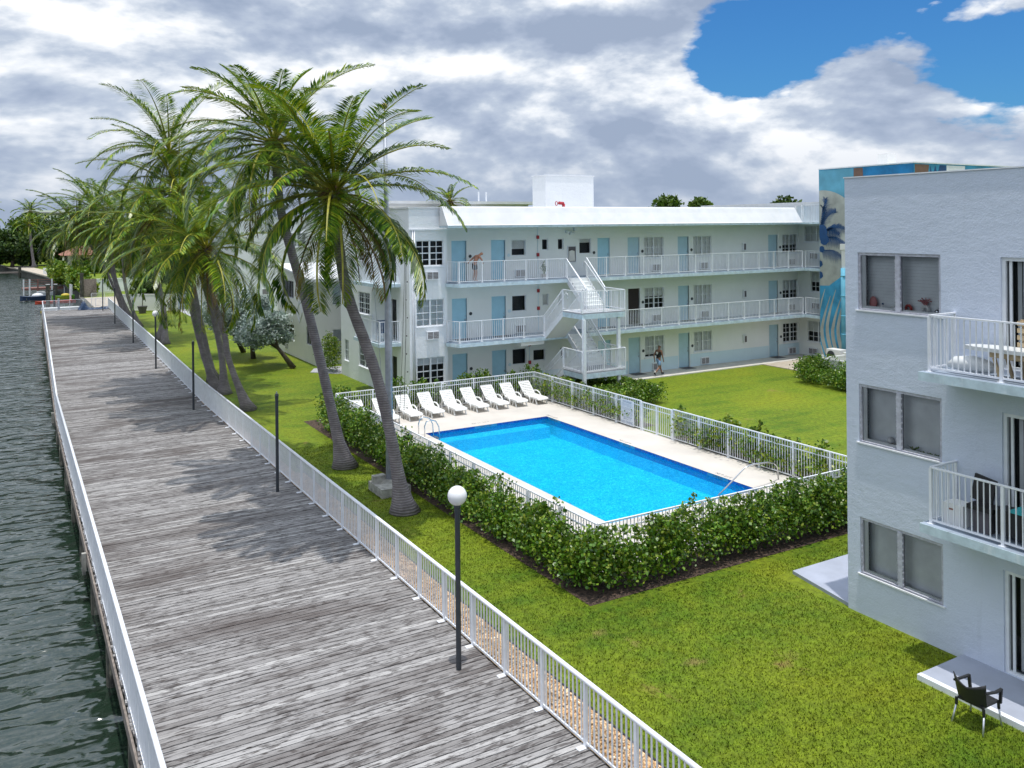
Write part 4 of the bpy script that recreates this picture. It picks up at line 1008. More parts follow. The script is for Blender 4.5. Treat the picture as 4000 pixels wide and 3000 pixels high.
for x, y in ((24.08, 34.44), (26.30, 34.62)):
    s = MB(); s.box(x-.075, x+.075, y-.075, y+.075, 0, 1.1 if False else 4.02); s.build('support_post', M['white'], root)
for x in (24.06, 26.55): s = MB(); s.box(x-.05, x+.05, LY1-.12, LY1-.02, 0, 1.12); s.build('support_post', M['white'], root)

# ------------------------------------------------------------------ mural building
root = thing('apartment_building', 'building with blue mural of moon, palm and waves, partly behind the near building', 'building', (43.3, 36.5, 0))
XM = 43.3; TOPZ = 11.9
b = MB(); b.box(XM, 62, 30.0, 36.5, 0, TOPZ); b.build('wall', M['mural_blue'], root)
b = MB(); b.box(XM-.03, 62, 29.97, 36.53, TOPZ+.002, TOPZ+.07); b.build('parapet_coping', M['white'], root)
def wallpoly(name, pts, mat, k, face='X'):
    """flat painted shape on the mural wall, pts in (y,z)"""
    d = .004*k; vs = [Vector((-p[0], p[1], 0)) for p in pts]; tr = geometry.tessellate_polygon([vs]); mb = MB()
    fs = []
    for t in tr:
        a, b_, c_ = (vs[i] for i in t)
        fs.append(t if (b_-a).cross(c_-a).z > 0 else t[::-1])
    mb.add([(XM-d, p[0], p[1]) if face == 'X' else (p[0], 30-d, p[1]) for p in pts], fs)
    return mb.build(name, mat, root)
wallpoly('painted_sky', [(36.48, 10.0), (36.48, 11.85), (34.0, 11.85), (33.9, 10.4), (33.0, 9.0), (30.1, 9.0), (30.1, 7), (36.48, 7)], M['mural_blue2'], 1)
cy_, cz_, cr_ = 36.3, 7.65, 2.98
wallpoly('painted_moon', [(36.485, cz_+2.97)]+[(cy_-cr_*math.cos(R(a)), cz_+cr_*math.sin(R(a))) for a in range(90, -91, -6)]+[(36.485, cz_-2.97)], M['mural_moon'], 2)
wallpoly('painted_sea', [(36.49, 4.75), (35.8, 4.78), (35.0, 5.3), (34.5, 5.8), (33.6, 6.4), (30.1, 6.6), (30.1, .02), (36.49, .02)], M['mural_blue'], 3)
def band(pts, wds, mat, k):
    L = []; Rr = []
    for (y, z), w_ in zip(pts, wds): L.append((y+w_, z)); Rr.append((y-w_, z))
    wallpoly('painted_wave', L+Rr[::-1], mat, k)
for i in range(12):
    y0 = 36.5-.40*i; L_ = []; R_ = []
    for t in range(13):
        u = t/12; z = (4.5 if i % 2 else 4.1)*(1-u)+.06; off = .75*math.sin(min(1, u/.9)*math.pi*.62)-1.5*max(0, u-.5)**1.3; w_ = .015+.12*math.sin(min(1, u*1.25)*1.57)
        yy = y0+off; L_.append((max(30.2, min(36.48, yy+w_)), z)); R_.append((max(30.2, min(36.48, yy-w_)), z))
    if max(p[0] for p in L_)-min(p[0] for p in R_) > .02: wallpoly('painted_wave', L_+R_[::-1], M['mural_moon'], 4)
def frond(y0, z0_, y1, z1_, L, n, droop, k):
    for i in range(n):
        t = (i+.5)/n; y = y0+(y1-y0)*t; z = z0_+(z1_-z0_)*t+.25*math.sin(t*3.14)
        for sgn in (-1, 1):
            l = L*(.45+.55*math.sin(3.1*min(1, t+.15)))*random.uniform(.8, 1.2); dy = (y1-y0); dz = (z1_-z0_); nn = math.hypot(dy, dz); dy /= nn; dz /= nn
            ey = y+dy*l*.5-sgn*dz*l*.75; ez = z+dz*l*.5+sgn*dy*l*.75-droop*l
            ww = .028
            if max(y, ey) < 36.46: wallpoly('painted_palm', [(y+ww, z), (y-ww, z-.02), ((y+ey)/2-ww*.7, (z+ez)/2+.04), (ey, ez), ((y+ey)/2+ww*.7, (z+ez)/2+.06)], M['navy'], k)
def palm_paint():
    polys = []
    return polys
_wp = wallpoly; acc = []
def wallpoly(name, pts, mat, k, face='X'): acc.append((pts, k))
for a in ((36.4, 8.3, 36.0, 10.1, .75, 20, .0), (36.4, 8.2, 35.2, 9.3, .7, 22, .1), (36.3, 7.9, 34.5, 8.2, .65, 26, .35), (36.3, 7.6, 34.5, 7.3, .5, 26, .55), (36.3, 6.9, 34.6, 6.4, .5, 22, .7), (36.4, 8.2, 36.2, 9.6, .7, 16, 0), (36.35, 7.9, 35.0, 7.9, .6, 22, .4)): frond(*a, k=7)
mb = MB()
for pts, k in acc: mb.add([(XM-.028, p[0], p[1]) for p in pts], [tuple(range(len(pts)))])
for cyy, czz, rr_ in ((36.3, 8.1, .42), (36.1, 7.6, .34), (36.3, 7.0, .2), (36.45, 6.1, .2), (36.45, 5.4, .22)):
    ps = [(min(36.47, cyy+rr_*math.cos(a*.35)*(1+.12*math.sin(a*2.1))), czz+rr_*math.sin(a*.35)) for a in range(18)]
    mb.add([(XM-.031-.0005*rr_, p[0], p[1]) for p in ps], [tuple(range(len(ps)))])
mb.build('painted_palm', M['navy'], root)
wallpoly = _wp
wallpoly('painted_trunk', [(33.94, TOPZ-.05), (33.31, TOPZ-.05), (33.2, 9), (33.94, 9)], M['mural_brown'], 5)
wallpoly('painted_strip', [(33.3, TOPZ-.05), (30.02, TOPZ-.05), (30.02, 9), (33.2, 9)], M['mural_sea'], 4)
wallpoly('painted_trunk', [(43.35, TOPZ-.06), (44.64, TOPZ-.06), (44.2, 9.5), (43.35, 9.5)], M['mural_brown'], 2, 'Y')
wallpoly('painted_foliage', [(44.6, 9.5), (44.75, TOPZ-.1), (44.95, 11.2), (45.2, TOPZ-.1), (45.4, 11.3), (45.6, TOPZ-.06), (46.2, TOPZ-.06), (46.2, 9.5)], M['navy'], 2, 'Y')
wallpoly('painted_panel', [(46.24, 9.5), (46.24, TOPZ-.06), (48.0, TOPZ-.06), (48.0, 9.5)], M['white'], 2, 'Y')
m = MB(); m.box(XM-.22, XM-.05, 34.2, 34.8, 7.0, 7.35); m.box(XM-.16, XM-.05, 34.35, 34.75, 5.9, 7.0); m.build('rain_hopper', M['cream'], root)
m = MB(); m.tube([(XM-.17, 34.6, 5.9), (XM-.17, 34.6, 1.0)], .16, 10)
for z in (5.4, 4.2, 3.0, 1.9): m.tube([(XM-.17, 34.6, z), (XM-.17, 34.6, z+.08)], .18, 10)
m.build('drainpipe', M['mural_blue2'], root, smooth=True)
m = MB(); m.box(45.4, 46.2, 33.2, 33.9, TOPZ, 12.75); m.build('roof_vent', M['cream'], root)
r = thing('air_conditioner', 'white condenser unit standing by the mural wall', 'air conditioner', (42.2, 34.3, 0))
m = MB(); m.box(41.9, 42.5, 33.9, 34.9, .45, 1.15); m.build('housing', M['plastic'], r); m = MB(); m.tube([(41.89, 34.55, .8), (41.86, 34.55, .8)], .27, 16); m.build('fan_grille', M['grey'], r); m = MB(); m.box(41.95, 42.45, 33.95, 34.85, 0, .449); m.build('stand', M['conc'], r)
r = thing('vinyl_fence', 'white vinyl enclosure beside the shrub and the mural building', 'fence', (39, 32.7, 0))
for (a, b_) in (((38.95, 32.75), (38.95, 26)), ((38.95, 32.75), (42.9, 32.75))):
    m = MB(); m.bar((a[0], a[1], .55), (b_[0], b_[1], .55), .04, 1.0); m.bar((a[0], a[1], 1.1), (b_[0], b_[1], 1.1), .09, .08); m.build('panel', M['tilt'], r)
for x, y in ((38.95, 32.75), (40.9, 32.75), (42.9, 32.75), (38.95, 30.5)): m = MB(); m.box(x-.07, x+.07, y-.07, y+.07, 0, 1.24); m.box(x-.09, x+.09, y-.09, y+.09, 1.24, 1.28); m.build('post', M['tilt'], r)

# ------------------------------------------------------------------ gabled white house behind the end block
root = thing('house', 'white two storey house with low gable roof behind the silver trees', 'building', (16.45, 52.6, 0))
wx = [(53.0, 54.6, 3.86, 5.02), (57.4, 60.15, 3.86, 5.04), (53.1, 54.6, 1.15, 2.26), (57.4, 60.1, 1.1, 2.1)]; wy = [(17.55, 18.4, 3.75, 5.05), (17.55, 18.4, .6, 2.2)]
wb = MB(); wall_mesh(wb, 'X', 16.45, 52.6, 61.4, 0, 5.5, wx, .23); wall_mesh(wb, 'Y', 52.6, 16.45, 30, 0, 5.5, wy, .23)
wb.add([(16.45, 52.6, 5.5), (16.45, 61.4, 5.5), (16.45, 60.2, 6.15)], [(0, 2, 1)]); wb.quad((16.45, 61.4, 0), (16.45, 61.4, 5.5), (30, 61.4, 5.5), (30, 61.4, 0)); wb.build('wall', M['cream'], root)
rf = MB(); rf.xprism([(52.0, 5.42), (60.3, 6.14), (62.6, 5.85), (62.6, 5.75), (60.3, 6.03), (52.0, 5.30)], 15.98, 31); rf.build('roof', M['roof'], root)
rf = MB(); rf.xprism([(51.94, 5.25), (51.94, 5.45), (52.0, 5.45), (52.0, 5.25)], 15.98, 31); rf.build('gutter', M['white'], root)
for a, b, c, d in wx: window(root, 'X', 16.45, b, c, b-a, d-c, 4, 1, blind=0, fr='frgrey', mid=False, sill=False)
for a, b, c, d in wy: window(root, 'Y', 52.6, a, c, b-a, d-c, 1, 1, blind=.95, fr='whitefr', mid=False, sill=False)
grille(root, 'X', 16.45, 59.4, 3.2, .7, .3, .05); grille(root, 'X', 16.45, 59.4, .3, .7, .4, .05)
m = MB(); zc = 3.08; q = [(56.0, 3.79), (55.4, zc), (56.0, 2.38), (56.6, zc), (56.0, 3.79)]
for a, b in zip(q[:-1], q[1:]): m.bar((16.42, a[0], a[1]), (16.42, b[0], b[1]), .04)
m.build('diamond_ornament', M['whitefr'], root)
# white wing further back
root = thing('apartment_building', 'white stucco building further back, seen between the palm crowns', 'building', (15.9, 72, 0))
b = MB(); b.box(16.0, 42, 72, 90, 0, 9.4); b.build('wall', M['stucco'], root)
b = MB(); b.box(15.9, 42.1, 71.9, 90.1, 9.402, 9.55); b.build('roof', M['roof'], root)
for z in (3.1, 6.1): grille(root, 'Y', 72, 18.0, z, 1.0, .5, .05)
m = MB(); m.box(18.0, 18.9, 71.93, 71.998, .3, 3.0); m.build('pilaster', M['wall_blue'], root)
m = MB(); m.box(17.1, 18.6, 71.6, 71.92, 0, 2.0); m.build('panel', M['door2'], root)
m = MB(); m.box(16.0, 16.9, 71.4, 71.998, 0, 3.4); m.build('utility_closet', M['wall_blue'], root)
for z in (4.0, 7.0): window(root, 'Y', 71.9, 20.2, z, 1.5, 1.2, blind=.8)
# roof top structures beyond
root = thing('stair_tower', 'tall plain white tower block on the roof behind the long building', 'tower', (33.9, 50, 8))
b = MB(); b.box(31.85, 35.9, 50.0, 51.7, 9.4, 12.05); b.build('wall', M['stucco'], root); b = MB(); b.box(31.8, 35.95, 49.95, 51.75, 12.052, 12.12); b.build('coping', M['white'], root)
root = thing('apartment_building', 'low white roofline with small windows far behind the long building', 'building', (38, 78, 0))
b = MB(); b.box(30, 47.5, 78, 90, 0, 10.6); b.build('wall', M['oldwood'] if False else M['cream'], root); b = MB(); b.box(29, 48.5, 77.2, 91, 10.85, 11.12); b.box(30, 47.5, 78, 90, 10.6, 10.85); b.build('roof', M['roof'], root)
for i in range(6):
    m = MB(); x = 36+i*2.1; m.box(x, x+1.5, 77.9, 77.99, 9.3, 10.6); m.build('window', M['dark'] if i % 2 else M['blind'], root)
for x in (42.6, 43.5): m = MB(); m.box(x, x+.12, 80, 80.1, 11.1, 12.2); m.build('vent_pipe', M['white'], root)

# ------------------------------------------------------------------ flagpole
r = thing('flagpole', 'tall grey flagpole with brass ball and crossbar behind the nearest palm', 'flagpole', (10.72, 26.5, 0))
m = MB(); m.tube([(10.72, 26.5, .3), (10.72, 26.5, 4.6), (10.70, 26.5, 8.5), (10.66, 26.5, 12.35)], [.125, .12, .085, .055], 12); m.build('pole', M['pole'], r, smooth=True)
m = MB(); m.tube([(10.66, 26.5, 12.35), (10.66, 26.5, 12.5)], .02, 6); m.sphere((10.66, 26.5, 12.6), .105, 16, 12); m.build('ball', M['gold'], r, smooth=True)
m = MB(); m.tube([(10.05, 26.42, 8.26), (11.42, 26.58, 8.13)], .045, 10); m.build('crossbar', M['pole'], r, smooth=True); m = MB(); m.tube([(10.70, 26.5, 8.0), (10.70, 26.5, 8.35)], .12, 12); m.build('collar', M['pole'], r)
m = MB(); m.bar((10.62, 26.5, 12.2), (10.45, 26.5, 12.25), .05); m.build('pulley', M['grey'], r)
r = thing('halyard', 'thin string lights hanging from the flagpole crossbar', 'string lights', (11.3, 26.55, 2))
m = MB(); pts = [(11.40, 26.57, 8.1), (11.38, 26.6, 5), (11.32, 26.7, 2.2)]; m.tube(pts, .010, 4); m.tube([(11.38, 26.57, 8.1), (11.25, 26.6, 4.5), (11.15, 26.7, 2.0)], .008, 4); m.build('cord', M['black'], r)
m = MB()
for k in range(9): z = 7.4-.6*k; m.sphere((11.42+random.uniform(-.03, .03), 26.6, z), .025, 6, 4)
m.build('bulbs', M['black'], r)
r = thing('halyard', 'slack rope hanging from the left end of the flagpole crossbar', 'rope', (10.1, 26.45, 2))
m = MB(); m.tube([(10.08, 26.42, 8.2), (10.35, 26.45, 5), (10.6, 26.5, 2)], .008, 4); m.build('cord', M['pole'], r)
r = thing('flagpole_plinth', 'low square concrete plinth under the flagpole', 'plinth', (10.6, 26.3, 0))
m = MB(); m.box(10.15, 11.15, 25.75, 26.95, 0, .28); m.build('block', M['aged'], r); m = MB(); m.tube([(10.72, 26.5, .28), (10.72, 26.5, .38)], [.3, .16], 14); m.build('flange', M['aged'], r)
r = thing('concrete_block', 'hollow concrete block standing on the flagpole plinth', 'block', (10.4, 26.5, .28))
m = MB(); m.box(10.2, 10.62, 26.75, 26.8, .281, .50); m.box(10.2, 10.62, 26.55, 26.6, .281, .50)
for x in (10.2, 10.39, 10.58): m.box(x, x+.04, 26.601, 26.749, .281, .50)
m.box(10.241, 10.579, 26.60, 26.75, .47, .50); m.build('block', M['aged'], r)

# ------------------------------------------------------------------ foliage
def leaf_cloud(P, size, up=.35, quad=True, squash=.55):
    """leaf shaped four-vertex faces at points P (n,3)"""
    n = len(P); d = rng.normal(size=(n, 3)); d[:, 2] = np.abs(d[:, 2])*.6+up*rng.random(n); d /= np.linalg.norm(d, axis=1)[:, None]
    r_ = rng.normal(size=(n, 3)); s = np.cross(d, r_); s /= np.linalg.norm(s, axis=1)[:, None]+1e-9
    L = (size*(.7+.6*rng.random(n)))[:, None]; Wd = L*squash/2
    V = np.stack([P, P+d*L*.55+s*Wd, P+d*L, P+d*L*.55-s*Wd], 1)
    V[:, 2] += np.cross(s, d)*L*.12
    return V.reshape(-1, 3), np.arange(n*4).reshape(-1, 4)
def hedge(name, label, boxes, dens, leaf, mat, stems=True, group=None, top_var=.25):
    """boxes: (x0,x1,y0,y1,h)"""
    r = thing(name, label, 'hedge' if 'hedge' in name else 'shrub', ((boxes[0][0]+boxes[0][1])/2, (boxes[0][2]+boxes[0][3])/2, 0), group)
    PP = []; T = MB()
    for x0, x1, y0, y1, h in boxes:
        area = (x1-x0)*(y1-y0); nc = int(area*dens*.27)+3
        cx = x0+rng.random(nc)*(x1-x0); cy = y0+rng.random(nc)*(y1-y0); hh = h*(1-top_var+top_var*1.7*rng.random(nc))
        ph = rng.random(3)*6; md = np.sin(cx*1.7+ph[0])+np.sin(cy*1.9+ph[1])+np.sin((cx+cy)*4.3+ph[2]); hh = hh*(1+.11*md)
        for i in range(nc):
            k = 110; t = rng.random(k)**.62; z = .08+t*hh[i]; sp = .09+.13*np.sin(np.clip(t, 0, 1)*2.7)**1.0; sp = np.where(t > .88, .05, sp)
            PP.append(np.stack([cx[i]+rng.normal(size=k)*sp, cy[i]+rng.normal(size=k)*sp, z], 1))
            if stems and i % 2 == 0:
                T.tube([(cx[i], cy[i], 0), (cx[i]+random.uniform(-.08, .08), cy[i]+random.uniform(-.08, .08), hh[i]*.85)], [.012, .005], 4)
    P = np.concatenate(PP); V, F = leaf_cloud(P, leaf, squash=.75); b = org(r); V = V-np.array(b)
    link('foliage', np_mesh('foliage', V, F, M[mat]), r, b)
    return r
hedge('hedge', 'dense green hedge along the boardwalk side of the pool fence', [(11.42, 12.15, 16.9, 36.0, 1.04)], 105, .095, 'hedge', top_var=.4)
hedge('hedge', 'dense green hedge in front of the near pool fence', [(11.5, 23.2, 16.2, 17.0, 1.10)], 105, .095, 'hedge', top_var=.4)
hedge('hedge', 'leafy hedge behind the sun loungers along the long building', [(12.0, 23.4, 37.2, 37.7, 1.15)], 90, .11, 'hedge', top_var=.4)
hedge('hedge', 'sparse yellow green hedge outside the far right pool fence', [(22.9, 23.3, 28.9, 37.2, 1.05)], 125, .12, 'hedge_y')
hedge('hedge', 'patchy yellow green hedge outside the pool fence right of the gate', [(22.86, 23.25, 17.5, 26.3, 1.0)], 95, .12, 'hedge_y', top_var=.5)
hedge('hedge', 'clipped green hedge block on the back lawn behind the gate', [(24.2, 27.2, 32.2, 34.4, .75), (25.0, 28.2, 34.4, 37.3, .55)], 60, .085, 'hedge', top_var=.12)
hedge('shrub', 'loose green shrub in front of the white vinyl enclosure', [(36.7, 38.5, 26.5, 32.6, 1.0), (38.0, 38.7, 32.6, 33.8, .95)], 60, .09, 'hedge', top_var=.4)
hedge('shrub', 'small bush at the corner of the end block', [(16.2, 16.75, 49.3, 50.6, 1.9)], 90, .10, 'hedge_y')

def frond_np(V, F, FM, base, az, elev, L, droop, hang, nl=46, lw=.036, ll=.80, twist=0):
    """one palm frond appended to lists"""
    ca, sa = math.cos(az), math.sin(az); pts = []; p = np.array(base, float); e = elev; n = 12
    for i in range(n+1):
        pts.append(p.copy()); st = L/n; d = np.array([ca*math.cos(e), sa*math.cos(e), math.sin(e)]); p = p+d*st; e -= droop/n*(.5+1.3*i/n)
    pts = np.array(pts)
    # rachis
    for i in range(n):
        a, b = pts[i], pts[i+1]; w0 = .045*(1-i/n)+.012; w1 = .045*(1-(i+1)/n)+.012; sx = np.array([-sa, ca, 0]); o = len(V)
        V += [a+sx*w0, a-sx*w0, b-sx*w1, b+sx*w1]; F.append((o, o+1, o+2, o+3)); FM.append(1)
        o = len(V); dz = np.array([0, 0, 1]); V += [a+dz*w0*.7, a-dz*w0*.7, b-dz*w1*.7, b+dz*w1*.7]; F.append((o, o+1, o+2, o+3)); FM.append(1)
    side = np.array([-sa, ca, 0])
    for j in range(nl):
        t = .13+.87*(j+.5)/nl; k = min(n-1, int(t*n)); f = t*n-k; c = pts[k]*(1-f)+pts[k+1]*f; tg = pts[k+1]-pts[k]; tg = tg/np.linalg.norm(tg)
        l0 = ll*L/3.6*(math.sin(math.pi*min(1, .18+t*.8))**.55)
        upv = np.cross(side, tg); upv = upv/np.linalg.norm(upv)
        if upv[2] < 0: upv = -upv
        for s in (-1, 1):
            l = l0*random.uniform(.72, 1.15); fw = .55+.45*t
            d = side*s*(1.05-hang*.45)+tg*fw*.7+upv*(.30-hang*.5)+np.array([WIND[0]*.25, WIND[1]*.25, random.uniform(-.12, .08)]); d = d/np.linalg.norm(d)
            m_ = c+d*l*.55; g = np.array([0, 0, -1.0])*(.12+hang*.55); d2 = d*.8+g; d2 = d2/np.linalg.norm(d2); tip = m_+d2*l*.45
            wv = np.cross(d, np.array([0, 0, 1.0])+upv*.3); wn = np.linalg.norm(wv); wv = wv/(wn+1e-6)*lw*random.uniform(.8, 1.2)
            o = len(V); V += [c, m_+wv*.5, tip, m_-wv*.5]; F.append((o, o+1, o+2, o+3)); FM.append(0)
WIND = (-.9, .25)
def palm(label, Y, trunk, L=3.6, nf=26, r0=.26, seed=1, group='coconut palms along the boardwalk', nl=46, lw=.036, old=5, coco=True, tall=1.0, yb=None, hang=.45):
    random.seed(seed)
    base = trunk[0]; r = thing('palm_tree', label, 'palm tree', (base[0], Y, 0), group)
    tp = [(x, Y+(0 if yb is None else yb*i/(len(trunk)-1)), z) for i, (x, z) in enumerate(trunk)]
    tp[0] = (tp[0][0], tp[0][1], -.05)
    # smooth the trunk
    pts = []
    for i in range(len(tp)-1):
        for k in range(4):
            t = k/4; a = Vector(tp[max(0, i-1)]); b = Vector(tp[i]); c_ = Vector(tp[i+1]); d = Vector(tp[min(len(tp)-1, i+2)])
            pts.append(.5*((2*b)+(c_-a)*t+(2*a-5*b+4*c_-d)*t*t+(3*b-a-3*c_+d)*t*t*t))
    pts.append(Vector(tp[-1])); H = pts[-1].z; rad = []
    for p in pts:
        t = max(0, p.z)/H; rad.append(r0*(.48+.12*(1-t)+1.15*math.exp(-max(0, p.z)/.42)) * (1.0+.04*random.uniform(-1, 1)))
    m = MB(); m.tube(pts, rad, 14); m.build('trunk', M['trunk'], r, smooth=True)
    top = np.array(pts[-1]); V = []; F = []; FM = []
    nf = int(nf*1.3)
    for i in range(nf):
        q = i/nf; az = i*2.399+random.uniform(-.25, .25); el = R(80)-R(112)*q**.9+random.uniform(-.12, .12)
        # wind pushes fronds towards WIND
        ax, ay = math.cos(az)+WIND[0]*.22*(1-q), math.sin(az)+WIND[1]*.22*(1-q); az = math.atan2(ay, ax)
        ln = L*random.uniform(.86, 1.08)*(1 if i > 3 else .72); b0 = top+np.array([math.cos(az)*.08, math.sin(az)*.08, .15-.35*q])
        frond_np(V, F, FM, b0, az, el, ln, R(30)+R(62)*q+R(18)*random.random(), .04+hang*1.3*q+random.uniform(0, .15), int(nl*1.5), lw*1.45)
    mats = [M['palm'], M['rachis']]; o0 = np.array(org(r))
    link('crown', _mixed('crown', V, F, FM, mats, o0), r, org(r))
    if old:
        V = []; F = []; FM = []
        for i in range(old):
            az = random.uniform(0, 6.28); frond_np(V, F, FM, top+np.array([0, 0, -.25]), az, R(-28)-random.random()*.5, L*random.uniform(.6, .85), R(50), .95, int(nl*.75), lw)
        link('drying_fronds', _mixed('drying_fronds', V, F, FM, [M['palm_old'], M['palm_dead']], o0), r, org(r))
    m = MB()
    for i in range(40):
        az = random.uniform(0, 6.28); l = random.uniform(.3, .8); z = random.uniform(-.6, .2); p = Vector(top)+Vector((0, 0, z*.5))
        m.tube([p, p+Vector((math.cos(az)*l*.4, math.sin(az)*l*.4, .1)), p+Vector((math.cos(az)*l, math.sin(az)*l, -.2*l-.1))], [.03, .02, .008], 4)
    m.build('crown_shaft', M['palm_dead'], r)
    if coco:
        for i in range(coco if coco is not True else 5):
            a = random.uniform(0, 6.28); m = MB(); m.sphere((top[0]+.26*math.cos(a), top[1]+.26*math.sin(a), top[2]-.35-random.random()*.3), .12, 10, 8, (1, 1, 1.15)); m.build('coconut', M['coco'], r, smooth=True)
    return r
def _mixed(name, V, F, FM, mats, o0):
    me = np_mesh(name, np.array(V)-o0, np.array(F), mats); me.polygons.foreach_set('material_index', FM); return me
palm('nearest leaning palm by the flagpole, full crown with coconuts', 24.25, [(10.27, 0), (9.92, 2.03), (9.49, 3.95), (9.07, 5.23), (8.65, 6.34), (8.41, 7.3), (8.25, 8.52), (8.19, 9.66)], 4.2, 34, .30, 3, nl=58, coco=7, hang=.35)
palm('second nearest leaning palm, taller with wind blown crown', 29.9, [(10.37, 0), (9.88, 2.21), (9.47, 4.06), (8.99, 6.06), (8.67, 7.21), (8.28, 8.67), (8.1, 9.64), (7.94, 11.6)], 4.1, 28, .30, 8, nl=52, old=4, hang=.5)
palm('rightmost of the three palms sharing one clump, thin leaning trunk', 41.7, [(9.74, 0), (8.89, 2.33), (8.65, 3.72), (8.2, 5.26), (7.97, 6.78), (7.87, 7.7)], 4.7, 26, .25, 12, nl=44, old=9)
palm('middle palm of the three palm clump beside the fence', 46.5, [(9.62, 0), (9.54, 1.71), (9.21, 3.66), (8.65, 5.9), (8.3, 7.6), (8.22, 8.25)], 4.7, 24, .27, 14, nl=40, old=7)
palm('left palm of the three palm clump, tall curved trunk', 48, [(9.54, 0), (8.92, 1.81), (8.35, 4.32), (8.07, 6.29), (7.9, 8.49), (7.76, 10.6)], 4.9, 26, .27, 15, nl=42, old=4)
palm('tallest palm above the clump, feathery crown against the clouds', 50.5, [(9.9, 0), (9.1, 4.0), (8.3, 8.2), (7.89, 11.02), (7.65, 12.9)], 5.0, 26, .26, 19, nl=42, old=4)
palm('palm with straight trunk behind the clump, beside the globe lamp', 72, [(10.0, 0), (10.32, 1.91), (10.1, 4.1), (9.8, 7.0), (9.72, 9.2)], 4.8, 24, .26, 21, nl=34, lw=.05, coco=False)
palm('palm next to the white vinyl fence with curved foot', 69, [(10.0, 0), (10.02, 2.19), (9.53, 5.0), (8.9, 7.2), (8.4, 8.5)], 4.8, 24, .26, 23, nl=34, lw=.05, coco=False)
palm('far leaning palm nearest the vinyl fence, row of four', 82.5, [(9.83, 0), (8.95, 2.74), (8.64, 4.79), (8.5, 7.2), (8.3, 9.4)], 5.0, 22, .25, 25, nl=28, lw=.06, coco=False)
palm('far leaning palm, second of the row of four', 86, [(9.78, 0), (8.78, 2.51), (8.22, 4.64), (7.98, 7.2), (7.7, 8.8)], 5.0, 22, .25, 27, nl=28, lw=.06, coco=False)
palm('far leaning palm, third of the row of four, high crown', 89, [(9.8, 0), (8.7, 3.19), (7.93, 5.83), (7.3, 8.5), (6.8, 10.6)], 5.2, 22, .25, 29, nl=28, lw=.06, coco=False)
palm('last leaning palm at the end of the boardwalk, reaching over the water', 92, [(9.72, 0), (8.5, 3.6), (7.31, 6.2), (6.2, 7.8), (5.6, 9.0)], 5.2, 22, .25, 31, nl=28, lw=.06, coco=False)
palm('small palm standing behind the roof of the long building', 75, [(37.0, 0), (36.9, 6), (36.84, 11.0)], 2.6, 16, .2, 33, group=None, nl=22, lw=.06, old=0, coco=False)
palm('thin far palm with bare trunk on the opposite bank', 226, [(4.9, 0), (4.3, 5), (4.0, 10.0)], 4.4, 14, .5, 35, group='palms on the far bank', nl=16, lw=.16, old=0, coco=False)
palm('dark far palm at the left picture edge behind the dock', 246, [(-5.6, 0), (-5.8, 6), (-6, 12.6)], 6, 16, .5, 37, group='palms on the far bank', nl=16, lw=.18, old=0, coco=False)
palm('far palm against the sky between the round trees', 262, [(4.6, 0), (4.6, 8), (4.8, 13.5)], 5, 16, .5, 39, group='palms on the far bank', nl=16, lw=.18, old=0, coco=False)
palm('far palm cut by the left picture edge', 250, [(-11.5, 0), (-11.5, 8), (-11.5, 14.5)], 6, 16, .5, 41, group='palms on the far bank', nl=16, lw=.18, old=0, coco=False)

def tree(label, x, y, h, rad, leaf=.5, n=5200, mat='tree', name='broadleaf_tree', group=None, trunk=None, squash=.72, seed=0, base=.25, tm='bark'):
    random.seed(seed); r = thing(name, label, 'tree', (x, y, 0), group)
    T = MB(); top = Vector((x, y, h*(1-squash*.35))); tk = trunk or [(x, y, 0), (x+random.uniform(-.3, .3), y, h*.35), (x, y, h*.6)]
    rt = .045*h if not trunk else .13
    T.tube(tk, [rt*1.4]+[rt*.8]*(len(tk)-2)+[rt*.5], 9)
    cl = []
    for i in range(13):
        a = random.uniform(0, 6.28); rr = rad*random.uniform(.25, .8); z = h*base+(h*(1-base))*random.uniform(.15, .88)
        c_ = (x+(tk[-1][0]-x)*.8+rr*math.cos(a), y+(tk[-1][1]-y)*.8+rr*math.sin(a), z); cl.append((c_, rad*random.uniform(.30, .52)))
        T.tube([tk[-2], ((tk[-1][0]+c_[0])/2, (tk[-1][1]+c_[1])/2, (tk[-1][2]+c_[2])/2), c_], [rt*.5, rt*.3, rt*.1], 5)
    T.build('trunk', M[tm], r, smooth=True); PP = []
    for c_, rr in cl:
        k = n//13; d = rng.normal(size=(k, 3)); d /= np.linalg.norm(d, axis=1)[:, None]; q = rr*(rng.random(k)**.35)[:, None]*(1+.25*rng.normal(size=(k, 1))*.6)
        PP.append(np.array(c_)[None]+d*q*np.array([1, 1, squash]))
    P = np.concatenate(PP); P = P[P[:, 2] > .2]; V, F = leaf_cloud(P, leaf, squash=.7); b = org(r)
    link('crown', np_mesh('crown', V-np.array(b), F, M[mat]), r, b); return r
# silver buttonwoods
tree('left silver leaved tree on the lawn, thin leaning trunk', 13.0, 60.3, 4.0, 1.9, .16, 9000, 'silver', 'silver_tree', 'silver trees on the lawn', [(14.0, 61.2, 0), (13.4, 60.6, 1.0), (12.7, 60, 2.1)], seed=3, base=.42)
tree('middle silver leaved tree on the lawn with upright trunk', 13.6, 57.5, 4.2, 1.9, .16, 9000, 'silver', 'silver_tree', 'silver trees on the lawn', [(13.88, 57.9, 0), (13.7, 57.7, 1.2), (13.3, 57.5, 2.2)], seed=5, base=.42)
tree('right silver leaved tree with thick leaning double trunk by the white house', 14.2, 53.2, 3.4, 2.0, .16, 9500, 'silver', 'silver_tree', 'silver trees on the lawn', [(15.0, 52.4, 0), (14.2, 52.8, 1.2), (13.6, 53.4, 2.1)], seed=7, base=.42)
